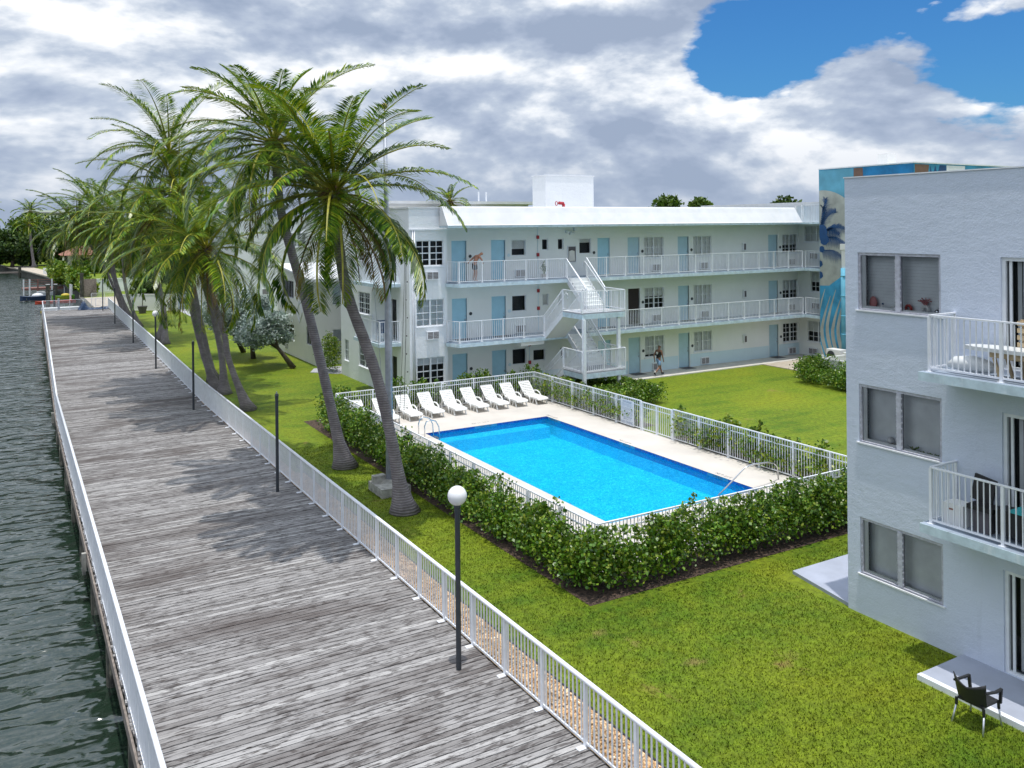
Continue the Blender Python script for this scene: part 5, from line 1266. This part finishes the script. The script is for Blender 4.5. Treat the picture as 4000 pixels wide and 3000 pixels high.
# far bank trees
far = [(-9, 262, 11, 6, 'tree'), (-3.2, 236, 9.0, 4.5, 'tree'), (.5, 232, 7.6, 4.6, 'tree'), (4.5, 236, 8.5, 5, 'tree'), (9, 240, 8.5, 5, 'tree'), (2.5, 275, 13.2, 7, 'tree2'), (9.5, 280, 12.3, 7.5, 'tree'), (-4, 290, 12.5, 7, 'tree2'),
       (16, 240, 12, 7, 'tree'), (23, 232, 12, 8, 'tree'), (31, 225, 13, 8, 'tree2'), (-14, 300, 13, 8, 'tree'), (20, 190, 10, 6, 'tree'), (26, 160, 9, 6, 'tree'), (19, 150, 8.5, 5, 'tree2'), (34, 150, 10, 7, 'tree')]
words = ['dark round tree at the left edge of the far bank', 'low dark tree beside the seawall fence on the far bank', 'dense dark tree above the far dock', 'dark tree right behind the thin far palm', 'dark tree left of the tiled roof house', 'bright crowned tree against the sky, far bank', 'tall tree right of the far palm, against the sky', 'pale green tree behind the left far palms',
         'tree directly behind the tiled roof house', 'large dark tree right of the tiled roof house', 'bright tree deep behind the palm crowns', 'farthest tree at the left horizon', 'tree behind the clipped dark hedge', 'tree behind the far white wall', 'lower bright tree behind the vinyl fence', 'broad tree behind the palm trunks, inland']
for i, (x, y, h, rad, mt) in enumerate(far): tree(words[i], x, y, h, rad, .75, 4200, mt, group='trees on the far bank', seed=50+i, base=.02, squash=.85)
tree('rounded green tree crown rising over the roof of the long building', 79, 90, 12.0, 4.6, .6, 9000, 'tree2', seed=80, base=.45)
tree('small tree tip over the roof beside the mural', 58, 52, 10.9, 1.6, .4, 1200, 'tree', seed=81, base=.6)
for i, (x, y, h, rad) in enumerate([(15.5, 99, 4.2, 2.2), (18.5, 101, 4.6, 2.6), (12.8, 100, 3.0, 1.4)]):
    tree(['dark shrub tree behind the middle of the vinyl fence', 'dark shrub tree behind the right end of the vinyl fence', 'low dark shrub behind the left part of the vinyl fence'][i], x, y, h, rad, .3, 2600, 'tree', seed=90+i, base=.05)
hedge('hedge', 'bright green hedge sloping along the far seawall', [(6.3, 8.6, 150, 180, 2.2), (7.6, 9.4, 134, 150, 2.2), (8.3, 9.6, 124, 134, 1.6)], 26, .42, 'tree2' if False else 'hedge_y', stems=False, top_var=.15)
hedge('hedge', 'clipped dark hedge in front of the tiled roof house', [(10.8, 17.5, 186, 189, 2.2)], 26, .3, 'hedge', stems=False, top_var=.1)

# ------------------------------------------------------------------ far bank things
r = thing('house', 'small house with terracotta tiled roof on the far bank', 'house', (14, 215, 0))
m = MB(); m.box(11.5, 20, 214, 222, 0, 3.0); m.build('wall', M['cream'], r)
m = MB(); m.add([(9.6, 210.5, 3.0), (21, 210.5, 3.0), (21, 223, 3.0), (9.6, 223, 3.0), (13, 216.5, 4.9), (18, 216.5, 4.9)], [(0, 1, 5, 4), (1, 2, 5), (2, 3, 4, 5), (3, 0, 4), (3, 2, 1, 0)]); m.build('roof', M['terracotta'], r)
for x in (9.9, 12.2): m = MB(); m.box(x, x+.35, 211, 211.35, 0, 2.998); m.build('column', M['cream'], r)
m = MB(); m.box(14, 16, 213.9, 213.99, .8, 2.2); m.build('window', M['dark'], r)
r = thing('garden_wall', 'low white stucco wall beyond the boardwalk end', 'wall', (12, 133, 0)); m = MB(); m.box(9.7, 15.5, 131, 131.3, 0, 1.75); m.box(9.65, 15.55, 130.95, 131.35, 1.752, 1.82); m.build('wall', M['stucco'], r)
r = thing('wooden_fence_panel', 'weathered timber panel with diagonal boards by the dockside path', 'fence', (8.5, 122.2, 0)); m = MB(); m.box(7.7, 9.6, 122.4, 122.5, 0, 2.3)
for k in range(8): m.bar((8.6+.12*k, 122.38, .1), (9.5, 122.38, 1.9-.2*k), .03)
m.build('boards', M['oldwood'], r); m = MB(); m.tube([(7.9, 122.2, 0), (7.9, 122.2, 3.1)], .22, 10); m.build('post', M['pile'], r)
r = thing('far_white_wall', 'long pale wall along the far lawn edge', 'wall', (5.4, 186, 0)); m = MB(); m.box(5.6, 12, 190, 190.4, 0, 1.2); m.build('wall', M['stucco'], r)
sheet('far_dock_pavement', [(5.4, 181), (1.0, 221), (-1.5, 236), (3.5, 236), (8.6, 190), (8.5, 181)], [], .03, M['sand'])
r = thing('jetty', 'timber jetty beam crossing the water at the left edge', 'jetty', (-3, 209, -1)); m = MB(); m.bar((-12, 208, -.2), (2.0, 208, -.2), .6, .3); m.build('beam', M['oldwood'], r)
for x in (-9, -4.2, 1.8): m = MB(); m.tube([(x, 207.8, -3), (x, 207.8, 1.0)], .3, 8); m.build('piling', M['pile'], r)
r = thing('boundary_fence', 'grey timber fence on the left far bank', 'fence', (-8, 258, 0)); m = MB(); m.box(-22, -1.5, 257.5, 257.7, 0, 2.6); m.build('boards', M['oldwood'], r)
r = thing('motor_yacht', 'white and blue boat roofline beyond the left far fence', 'boat', (-12, 268, 0)); m = MB(); m.box(-24, -1.6, 266, 270, 2.2, 3.4); m.build('hull', M['boat_blue'], r); m = MB(); m.box(-24.5, -2.2, 265.5, 270.5, 3.4, 4.3); m.build('cabin', M['boat_white'], r); m = MB(); m.box(-24.2, -1.4, 265.4, 270.6, 5.2, 5.8); m.build('canopy', M['boat_white'], r)
r = thing('distant_building', 'pale apartment block far away on the horizon', 'building', (15, 620, 0)); m = MB(); m.box(8, 40, 620, 640, 0, 21); m.build('wall', M['wall'], r)
for k in range(3): m = MB(); m.box(9, 39, 619.6, 619.9, 8+5*k, 9.6+5*k); m.build('window_band', M['grille'], r)

def hull(mb, x, y, z, l, w_, h, ang=0, n=10):
    ca, sa = math.cos(ang), math.sin(ang); rows = []
    for i in range(n+1):
        t = i/n; ww = w_/2*math.sin(math.pi*(.08+.92*t*.92 if t < .5 else .08+.84*.92*t+.04))**.6 if 0 < i < n else .02
        px = (t-.5)*l; sh = .25*h*abs(2*t-1)**2
        row = [(-1, h+sh), (-.75, .15*h), (0, 0), (.75, .15*h), (1, h+sh)]
        rows.append([(x+px*ca-ww*a*sa, y+px*sa+ww*a*ca, z+b) for a, b in row])
    vs = [p for r_ in rows for p in r_]; fs = [(i*5+j, i*5+j+1, (i+1)*5+j+1, (i+1)*5+j) for i in range(n) for j in range(4)]+[(i*5, (i+1)*5, (i+1)*5+4, i*5+4) for i in range(n)]
    mb.add(vs, fs)
def boat(name, label, cat, x, y, z, l, w_, h, mat, deckmat_=None, top=None):
    r = thing(name, label, cat, (x, y, z)); m = MB(); hull(m, x, y, z, l, w_, h); m.build('hull', mat, r, smooth=False)
    if top: m = MB(); m.sphere((x+l*.1, y, z+h*1.15), l*.14, 10, 6, (1.5, .8, .7)); m.build('seat', top, r, smooth=True)
boat('jet_ski_boat', 'white and blue boat moored at the reddish dock', 'boat', 3.0, 138.5, -1.3, 3.6, 1.4, .6, M['boat_blue'], None, M['boat_white'])
boat('jet_ski', 'white jet ski on top of the moored boat float', 'jet ski', 4.6, 141, -.9, 2.6, .9, .6, M['boat_white'], None, M['black'])
boat('kayak', 'long red kayak lying across the floating dock', 'kayak', 5.0, 123.6, -.75, 4.6, .8, .35, M['orange'])
boat('kayak', 'green and yellow kayak on top of the red one', 'kayak', 5.9, 124.4, -.35, 2.6, .7, .5, M['lime'], None, M['yellow'])
boat('paddle_board', 'yellow float between the dark pilings', 'float', 4.2, 116.5, -1.3, 2.2, .7, .25, M['yellow'])
boat('paddle_board', 'yellow edged pale board nearest the boardwalk end', 'paddle board', 6.0, 110.2, -1.3, 4.6, .9, .3, M['yellow'])
boat('paddle_board', 'pale green topped board beside the yellow edged one', 'paddle board', 6.2, 111.6, -1.2, 4.2, .8, .35, M['boat_white'])
r = thing('floating_dock', 'white floating dock beyond the boardwalk end railing', 'dock', (5, 118.5, -1.3)); m = MB(); m.box(3.3, 7.4, 118, 119.6, -1.35, -.85); m.build('platform', M['boat_white'], r)
r = thing('dock', 'small reddish timber dock with railing on the right bank', 'dock', (4, 152, -1)); m = MB(); m.box(1.6, 7.4, 150.5, 153.5, -.55, -.25); m.build('platform', M['redwood'], r)
for x in (1.7, 3.6, 5.5, 7.2): m = MB(); m.box(x, x+.2, 150.4, 150.6, -1.5, 1.1); m.build('post', M['boat_white'] if x != 3.6 else M['redwood'], r)
for z in (.25, .6, .95): m = MB(); m.box(1.9, 7.2, 150.45, 150.55, z, z+.1); m.build('rail', M['redwood'], r)
for x, y, h, mt, lb in ((4.02, 120.2, 1.9, 'pile', 'thick dark mooring pile with pale cap, left of the pair'), (4.75, 121.5, 1.0, 'grey', 'thin dark mooring post between the thick piles'), (5.14, 127.1, 1.5, 'pile', 'thick dark mooring pile, right of the pair'), (5.0, 116, .4, 'pole', 'short grey post on the floating dock'), (6.7, 124, 1.6, 'boat_white', 'white mooring post right of the kayaks'), (6.95, 126, 1.4, 'boat_white', 'second white mooring post behind the kayaks'), (2.6, 150, 1.1, 'boat_white', 'white dock post standing in the water by the boat')):
    r = thing('mooring_post', lb, 'post', (x, y, -1.35)); m = MB(); m.tube([(x, y, -3), (x, y, h)], .24 if mt == 'pile' else .12, 10); m.build('post', M[mt], r, smooth=False); m = MB(); m.tube([(x, y, h), (x, y, h+.05)], .25 if mt == 'pile' else .13, 10); m.build('cap', M['boat_white'] if mt == 'pile' else M[mt], r)
r = thing('tarpaulin', 'crumpled blue tarpaulin lying at the far end of the boardwalk', 'tarpaulin', (8.2, 103.3, 0))
m = MB(); vs = []; nx, ny = 14, 7
for j in range(ny+1):
    for i in range(nx+1): u = i/nx; v = j/ny; vs.append((6.3+2.9*u, 102.9+1.0*v, .02+(.9*math.exp(-((u-.18)**2)*60) + .25*random.random()*(.3+u))*math.sin(math.pi*v)))
m.add(vs, [(j*(nx+1)+i, j*(nx+1)+i+1, (j+1)*(nx+1)+i+1, (j+1)*(nx+1)+i) for j in range(ny) for i in range(nx)]); m.build('sheet', M['boat_blue'], r)
# vinyl fence, grill, planter, lattice
r = thing('vinyl_fence', 'white vinyl privacy fence at the far end of the lawn', 'fence', (12, 96.5, 0))
fx = [(9.9, 98.2), (12.0, 97.2), (13.5, 96.0), (15.0, 95.0), (15.0, 97.5)]
for a, b_ in zip(fx[:-1], fx[1:]):
    m = MB(); m.bar((a[0], a[1], .98), (b_[0], b_[1], .98), .05, 1.6); m.bar((a[0], a[1], 1.8), (b_[0], b_[1], 1.8), .10, .10); m.bar((a[0], a[1], .18), (b_[0], b_[1], .18), .10, .12); m.build('panel', M['tilt'], r)
for x, y in fx: m = MB(); m.box(x-.08, x+.08, y-.08, y+.08, 0, 1.92); m.build('post', M['tilt'], r)
r = thing('garden_wall', 'grey wall section behind the barbecue', 'wall', (16.5, 97, 0)); m = MB(); m.box(15.1, 19, 97.6, 97.8, 0, 1.9); m.build('wall', M['stucco_blue'], r)
r = thing('barbecue', 'black barbecue grill on the path by the grey wall', 'barbecue', (16.2, 95.8, 0)); m = MB(); m.box(15.6, 16.9, 95.5, 96.1, .75, 1.15); m.build('firebox', M['black'], r); m = MB(); m.tube([(15.75, 95.8, 1.15), (16.75, 95.8, 1.15)], .32, 12); m.build('lid', M['black'], r)
for x in (15.7, 16.8): m = MB(); m.bar((x, 95.6, .75), (x, 95.6, 0), .07); m.bar((x, 96.0, .75), (x, 96.0, 0), .07); m.build('leg', M['black'], r)
r = thing('planter', 'dark green pot with small tree before the vinyl fence', 'planter', (11.7, 95.3, 0)); m = MB(); m.tube([(11.7, 95.3, 0), (11.7, 95.3, .6), (11.7, 95.3, .75)], [.3, .45, .5], 12); m.build('pot', M['greycase'], r); m = MB(); m.tube([(11.7, 95.3, .7), (11.75, 95.3, 2.2)], .04, 5); m.build('stem', M['bark'], r); m = MB(); m.sphere((11.75, 95.3, 2.3), .4, 7, 5, (1, 1, .6)); m.build('foliage', M['hedge'], r)
r = thing('lattice_screen', 'low white lattice screen on the lawn beside the silver trees', 'fence', (15.2, 83, 0))
m = MB(); m.bar((15.2, 85.6, .93), (15.0, 80.6, .93), .08, .1); m.bar((15.2, 85.6, .1), (15.0, 80.6, .1), .08, .1); m.build('frame', M['tilt'], r)
m = MB()
for i in range(14): t = i/13; m.bar((15.2-.2*t, 85.6-5*t, .1), (15.2-.2*t, 85.6-5*t, .9), .03)
for z in (.3, .5, .7): m.bar((15.2, 85.6, z), (15.0, 80.6, z), .03)
m.build('lattice', M['tilt'], r)
for y in (85.65, 80.55): m = MB(); m.box(15.0, 15.16, y-.08, y+.08, 0, 1.08); m.build('post', M['tilt'], r)
r = thing('bollard_light', 'short dark path light on the lawn under the palms', 'light', (11.0, 62, 0)); m = MB(); m.tube([(11.0, 60, 0), (11.0, 60, .55)], .06, 8); m.build('post', M['grey'], r); m = MB(); m.tube([(11.0, 60, .55), (11.0, 60, .68)], .10, 8); m.build('head', M['black'], r)

# ------------------------------------------------------------------ people
def skin_mesh(name, verts, edges, radii, mat, sub=2, root_i=0):
    me = bpy.data.meshes.new(name); me.from_pydata(verts, edges, []); o = bpy.data.objects.new('tmp', me); COL.objects.link(o)
    md = o.modifiers.new('s', 'SKIN'); md.use_smooth_shade = True
    for i, rr in enumerate(radii): me.skin_vertices[0].data[i].radius = (rr, rr) if not isinstance(rr, tuple) else rr
    me.skin_vertices[0].data[root_i].use_root = True
    sb = o.modifiers.new('u', 'SUBSURF'); sb.levels = sub; sb.render_levels = sub
    bpy.context.view_layer.update()
    out = bpy.data.meshes.new_from_object(o.evaluated_get(bpy.context.evaluated_depsgraph_get())); out.name = name
    bpy.data.objects.remove(o); out.materials.clear(); out.materials.append(mat)
    out.polygons.foreach_set('use_smooth', [True]*len(out.polygons)); return out
def person(label, loc, rz, J, skin, hair=None, shirt=None, shorts=None, shoes=None, long_hair=False, group=None, shorts_len=.85, shirt_r=1.14, dress=False):
    """J: joints in local metres, +X is the way the person faces"""
    r = thing('person', label, 'person', loc); r.rotation_euler.z = rz
    V = []; E = []; Rr = []
    def a(p, rad, par=None):
        V.append(tuple(p)); Rr.append(rad); i = len(V)-1
        if par is not None: E.append((par, i))
        return i
    pel = a(J['pelvis'], (.135, .11)); wa = a(J['waist'], (.125, .095), pel); chs = a(J['chest'], (.15, .11), wa); nb = a(J['neck'], .06, chs)
    hd = Vector(J['head']); nk = Vector(J['neck']); up = (hd-nk).normalized(); fd = Vector(J.get('face', (1, 0, 0))).normalized()
    jaw = a(hd-up*.06+fd*.01, .066, nb); cr = a(hd+up*.03, .088, jaw); a(hd+up*.10, .06, cr); a(hd-up*.02+fd*.105, .014, cr)
    for s, k in ((1, 'l'), (-1, 'r')):
        sh = a(J['sh'+k], .055, chs); el = a(J['el'+k], .042, sh); wr = a(J['wr'+k], .028, el)
        w_ = Vector(J['wr'+k]); d = (w_-Vector(J['el'+k])).normalized(); pl = a(w_+d*.06, (.034, .018), wr); sd = d.cross(Vector((0, s, .3))).normalized()
        for f in range(4):
            b0 = w_+d*.10+sd*(.026-.018*f); i0 = a(b0, .009, pl); i1 = a(b0+d*(.035-.003*abs(f-1)), .008, i0); a(b0+d*(.06-.006*abs(f-1))+Vector((.008, -s*.012, 0)), .007, i1)
        t0 = a(w_+d*.045+sd*.04, .011, pl); a(w_+d*.085+sd*.052, .009, t0)
        hp = a(J['hip'+k], .088, pel); kn = a(J['kn'+k], .058, hp); cf = a(Vector(J['kn'+k]).lerp(Vector(J['an'+k]), .35), .056, kn); an = a(J['an'+k], .038, cf); a(J['toe'+k], .034, an)
    link('body', skin_mesh('body', V, E, Rr, skin), r, loc)
    eye = MB(); sdv = up.cross(fd).normalized()
    for s in (-1, 1): eye.sphere(hd+fd*.088+sdv*s*.032+up*.01, .010, 6, 4)
    link('eyes', eye.mesh('eyes', M['black']), r, loc)
    ear = MB()
    for s in (-1, 1): ear.sphere(hd+sdv*s*.088-fd*.005, .022, 6, 5, (.8, .5, 1.2))
    link('ears', ear.mesh('ears', skin), r, loc)
    def cloth(nm, pts, mat, edges=None): link(nm, skin_mesh(nm, [tuple(p[0]) for p in pts], edges or [(i, i+1) for i in range(len(pts)-1)], [p[1] for p in pts], mat), r, loc)
    if hair:
        hp_ = [(hd+up*.045-fd*.02, .097), (hd+up*.10-fd*.015, .07)]
        if long_hair: hp_ = [(hd-up*.22-fd*.09, .05), (hd-up*.05-fd*.06, .085)]+hp_
        cloth('hair', hp_, hair)
    if shirt:
        pe, wv, cv = Vector(J['pelvis']), Vector(J['waist']), Vector(J['chest']); nk2 = cv.lerp(nk, .55)
        pts = [(pe+(wv-pe)*.1, (.16, .13)), (wv, (.145, .115)), (cv, (.195, .155)), (nk2, (.08, .07))]; ed = [(0, 1), (1, 2), (2, 3)]
        for k in 'lr': pts.append((Vector(J['sh'+k]), .07)); ed.append((2, len(pts)-1))
        cloth('shirt', pts, shirt, ed)
    if shorts:
        pe = Vector(J['pelvis']); pts = [(pe+Vector((0, 0, .05)), (.15, .125)), (pe-Vector((0, 0, .02)), (.155, .13))]; ed = [(0, 1)]
        for k in 'lr':
            h_ = Vector(J['hip'+k]); kk = Vector(J['kn'+k]); pts.append((h_, .112)); i = len(pts)-1; ed.append((1, i)); pts.append((h_.lerp(kk, shorts_len), .098)); ed.append((i, i+1))
        cloth('shorts', pts, shorts, ed)
    if shoes:
        for k in 'lr':
            an = Vector(J['an'+k]); to = Vector(J['toe'+k]); cloth('shoe', [(an+Vector((0, 0, .05)), .05), (an-(to-an)*.15-Vector((0, 0, .02)), .052), (an.lerp(to, .6), .052), (to, .044)], shoes)
    return r
# man walking to the right along the ground floor
J = dict(pelvis=(0, 0, .93), waist=(.01, 0, 1.08), chest=(.03, 0, 1.30), neck=(.04, 0, 1.47), head=(.07, 0, 1.60), shl=(.03, .19, 1.40), shr=(.03, -.19, 1.40), ell=(-.13, .23, 1.14), wrl=(-.12, .20, .88),
         elr=(.08, -.24, 1.13), wrr=(.16, -.22, .90), hipl=(.01, .09, .88), hipr=(0, -.09, .88), knl=(.20, .10, .49), anl=(.36, .10, .09), toel=(.52, .11, .05), knr=(-.05, -.10, .46), anr=(-.40, -.10, .16), toer=(-.34, -.10, .035))
p = person('man in black tank top and light blue shorts walking past the ground floor windows', (31.80, 38.15, .055), R(4), J, M['skin2'], M['hair'], M['blackcloth'], M['blue_cloth'], M['blackcloth'], shorts_len=.8)
m = MB(); m.box(-.105, -.10, -.07, .07, 1.24, 1.34); m.box(-.112, -.105, -.04, .05, 1.20, 1.23); link('shirt_print', m.mesh('shirt_print', M['cream']), p, (31.80, 38.15, .055))
m = MB()
for x, y, z in ((.355, .10, .16), (-.375, -.10, .24)): m.tube([(x, y, z-.02), (x-.01, y, z+.06)], .047, 8)
link('socks', m.mesh('socks', M['plastic']), p, (31.80, 38.15, .055))
# shirtless man leaning on the top railing
J = dict(pelvis=(0, 0, .92), waist=(.05, -.01, 1.06), chest=(.15, -.02, 1.22), neck=(.25, -.03, 1.33), head=(.34, -.03, 1.40), face=(.8, -.2, -.55), shl=(.15, .18, 1.30), shr=(.17, -.20, 1.29), ell=(-.05, .30, 1.12), wrl=(-.22, .26, .98),
         elr=(.30, -.30, 1.08), wrr=(.36, -.20, .98), hipl=(-.02, .09, .87), hipr=(-.01, -.09, .87), knl=(.02, .11, .48), anl=(-.03, .12, .08), toel=(.12, .14, .035), knr=(.06, -.10, .48), anr=(.02, -.11, .08), toer=(.17, -.13, .035))
person('shirtless bald man in dark shorts leaning at the top gallery railing', (20.22, 38.45, 5.835), R(-10), J, M['skin'], None, None, M['blackcloth'], None, shorts_len=.75)
# woman by the vinyl fence
J = dict(pelvis=(0, 0, .90), waist=(0, 0, 1.05), chest=(.01, 0, 1.24), neck=(.01, 0, 1.40), head=(.03, 0, 1.52), shl=(0, .16, 1.34), shr=(0, -.16, 1.34), ell=(.02, .22, 1.08), wrl=(.16, .18, 1.05), elr=(.02, -.22, 1.08), wrr=(.18, -.16, 1.10),
         hipl=(0, .08, .86), hipr=(0, -.08, .86), knl=(.02, .08, .46), anl=(0, .08, .08), toel=(.12, .09, .03), knr=(.03, -.08, .46), anr=(.05, -.08, .08), toer=(.17, -.09, .03))
person('woman in white top and grey shorts standing near the vinyl fence', (14.1, 93.8, 0), R(-95), J, M['skin2'], M['hair'], M['plastic'], M['conc'], None, long_hair=True)

# ------------------------------------------------------------------ sky, sun, camera
SUN = Vector((-.047, -.105, 1)).normalized()
wd = bpy.data.worlds.new('World'); sc.world = wd; wd.use_nodes = True; nt = wd.node_tree; nt.nodes.clear()
out = nt.nodes.new('ShaderNodeOutputWorld'); bg = nt.nodes.new('ShaderNodeBackground'); nt.links.new(bg.outputs[0], out.inputs[0])
sky = nt.nodes.new('ShaderNodeTexSky'); sky.sky_type = 'NISHITA'; sky.sun_disc = False; sky.sun_elevation = math.asin(SUN.z); sky.sun_rotation = math.atan2(SUN.x, SUN.y); sky.air_density = 1.2; sky.dust_density = .6; sky.ozone_density = 2.0
bg.inputs['Strength'].default_value = .10
tc = nt.nodes.new('ShaderNodeTexCoord')
def vm(op, a, b=None):
    n = nt.nodes.new('ShaderNodeVectorMath'); n.operation = op; nt.links.new(a, n.inputs[0])
    if b is not None:
        if isinstance(b, (tuple, list)): n.inputs[1].default_value = b
        else: nt.links.new(b, n.inputs[1])
    return n
def ma(op, a, b=None, c=None):
    n = nt.nodes.new('ShaderNodeMath'); n.operation = op
    for i, x in enumerate((a, b, c)):
        if x is None: continue
        if isinstance(x, (int, float)): n.inputs[i].default_value = x
        else: nt.links.new(x, n.inputs[i])
    return n.outputs[0]
dirv = vm('NORMALIZE', tc.outputs['Generated']).outputs[0]
sep = nt.nodes.new('ShaderNodeSeparateXYZ'); nt.links.new(dirv, sep.inputs[0])
zc = ma('MAXIMUM', sep.outputs[2], 0.0)
def cloud(off=(0, 0, 0), det=9):
    p = vm('MULTIPLY', dirv, (1, 1, 2.1)).outputs[0]; p = vm('ADD', p, off).outputs[0]
    q = vm('ADD', p, (0, 0, 0)).outputs[0]
    v = nt.nodes.new('ShaderNodeTexVoronoi'); v.feature = 'F1'; v.normalize = True
    v.inputs['Scale'].default_value = 8.0; v.inputs['Detail'].default_value = 3.0; v.inputs['Roughness'].default_value = .62; v.inputs['Lacunarity'].default_value = 2.2;
    nt.links.new(q, v.inputs['Vector'])
    return N_(p, 3.3, 8, .56, .15), ma('SUBTRACT', 1.0, v.outputs['Distance'])
def N_(p, s, d, r_, di):
    n = nt.nodes.new('ShaderNodeTexNoise'); n.inputs['Scale'].default_value = s; n.inputs['Detail'].default_value = d; n.inputs['Roughness'].default_value = r_; n.inputs['Distortion'].default_value = di
    nt.links.new(p, n.inputs['Vector']); return n.outputs['Fac']
OFF = (3.7, 1.3, 5.1)
a1, a2 = cloud(OFF)
b1, b2 = cloud((OFF[0], OFF[1], OFF[2]+.06))
dens = ma('ADD', ma('MULTIPLY', a1, .78), ma('MULTIPLY', a2, .22))
dens2 = ma('ADD', ma('MULTIPLY', b1, .78), ma('MULTIPLY', b2, .22))
# clear patches of blue: (direction, radius, strength)
def blob(x, y, z, sharp, k):
    v = Vector((x, y, z)).normalized(); d = vm('DOT_PRODUCT', dirv, tuple(v)).outputs['Value']
    return ma('MULTIPLY', ma('POWER', ma('MAXIMUM', d, 0), sharp), k)
BLOBS = [(0.792, 0.695, 0.232, 300, 0.17), (0.865, 0.653, 0.245, 260, 0.17), (0.967, 0.594, 0.235, 260, 0.18), (0.712, 0.742, 0.182, 500, 0.14), (0.700, 0.750, 0.160, 900, 0.06), (1.027, 0.559, 0.195, 500, 0.12), (0.424, 0.910, 0.273, 1500, 0.13), (0.350, 0.954, 0.258, 3000, 0.12), (0.850, 0.662, 0.165, 500, -0.12), (0.502, 0.865, 0.127, 60, -0.10), (0.131, 1.081, 0.131, 60, -0.10), (0.827, 0.676, 0.097, 200, -0.10)]

tot = None
for b in BLOBS:
    q = blob(*b); tot = q if tot is None else ma('ADD', tot, q)
cov = ma('SUBTRACT', ma('ADD', dens, .075), tot)
mask = nt.nodes.new('ShaderNodeValToRGB'); nt.links.new(cov, mask.inputs[0]); e = mask.color_ramp.elements; e[0].position = .462; e[0].color = (0, 0, 0, 1); e[1].position = .498; e[1].color = (1, 1, 1, 1)
lit = ma('ADD', ma('MULTIPLY', ma('SUBTRACT', dens, dens2), 4.6), .5)
thick = ma('SUBTRACT', 1.02, dens)
lum = ma('ADD', ma('MULTIPLY', lit, .55), ma('MULTIPLY', thick, .50))
cr = nt.nodes.new('ShaderNodeValToRGB'); nt.links.new(lum, cr.inputs[0]); e = cr.color_ramp.elements
while len(e) < 5: e.new(.5)
for i, (p, c) in enumerate([(.34, (3.5, 4.3, 5.8)), (.44, (4.4, 5.2, 6.7)), (.52, (5.4, 6.2, 7.5)), (.60, (7.6, 8.2, 9.1)), (.70, (10.5, 10.7, 11.0))]): e[i].position = p; e[i].color = (c[0], c[1], c[2], 1)
# far clouds fade to a bluish band at the horizon
hz = nt.nodes.new('ShaderNodeMapRange'); nt.links.new(zc, hz.inputs[0]); hz.inputs[1].default_value = 0.0; hz.inputs[2].default_value = .11; hz.inputs[3].default_value = .62; hz.inputs[4].default_value = 0
def mx(f, a, b):
    m = nt.nodes.new('ShaderNodeMix'); m.data_type = 'RGBA'
    for i, x in ((0, f), (6, a), (7, b)):
        if isinstance(x, tuple): m.inputs[i].default_value = (*x, 1)
        elif isinstance(x, (int, float)): m.inputs[i].default_value = x
        else: nt.links.new(x, m.inputs[i])
    return m.outputs[2]
up = ma('ADD', ma('MULTIPLY', ma('MAXIMUM', ma('SUBTRACT', zc, .25), 0), 1.5), 1.0)
crb = nt.nodes.new('ShaderNodeVectorMath'); crb.operation = 'SCALE'; nt.links.new(cr.outputs[0], crb.inputs[0]); nt.links.new(up, crb.inputs['Scale'])
cl = mx(hz.outputs[0], crb.outputs[0], (3.4, 4.2, 5.6))
skyc = nt.nodes.new('ShaderNodeVectorMath'); skyc.operation = 'MULTIPLY'; nt.links.new(sky.outputs[0], skyc.inputs[0]); skyc.inputs[1].default_value = (.26, .66, 1.12)
nt.links.new(mx(mask.outputs[0], skyc.outputs[0], cl), bg.inputs['Color'])

sun = bpy.data.lights.new('sun', 'SUN'); sun.energy = 3.4; sun.angle = R(.55); sun.color = (1, .96, .90)
so = bpy.data.objects.new('sun', sun); COL.objects.link(so); so.rotation_euler = SUN.to_track_quat('Z', 'Y').to_euler(); so.location = (0, 0, 60)

cam = bpy.data.cameras.new('camera'); co = bpy.data.objects.new('camera', cam); COL.objects.link(co); sc.camera = co
cam.sensor_width = 36; cam.lens = 36*1862/2212; cam.shift_y = -(829.5-486.8)/2212; cam.clip_start = .5; cam.clip_end = 9000
co.location = (0, 0, 8.65)
yaw = R(30.25); roll = .0094
fwv = Vector((math.sin(yaw), math.cos(yaw), 0)); rtv = Vector((math.cos(yaw), -math.sin(yaw), 0)); upv = Vector((0, 0, 1))
r2 = rtv*math.cos(roll)-upv*math.sin(roll); u2 = upv*math.cos(roll)+rtv*math.sin(roll)
co.rotation_euler = Matrix((r2, u2, -fwv)).transposed().to_euler()
sc.view_settings.view_transform = 'Standard'; sc.view_settings.look = 'None'; sc.view_settings.exposure = 0; sc.view_settings.gamma = 1
sc.cycles.max_bounces = 6; sc.cycles.transparent_max_bounces = 12; sc.cycles.caustics_reflective = False; sc.cycles.caustics_refractive = False
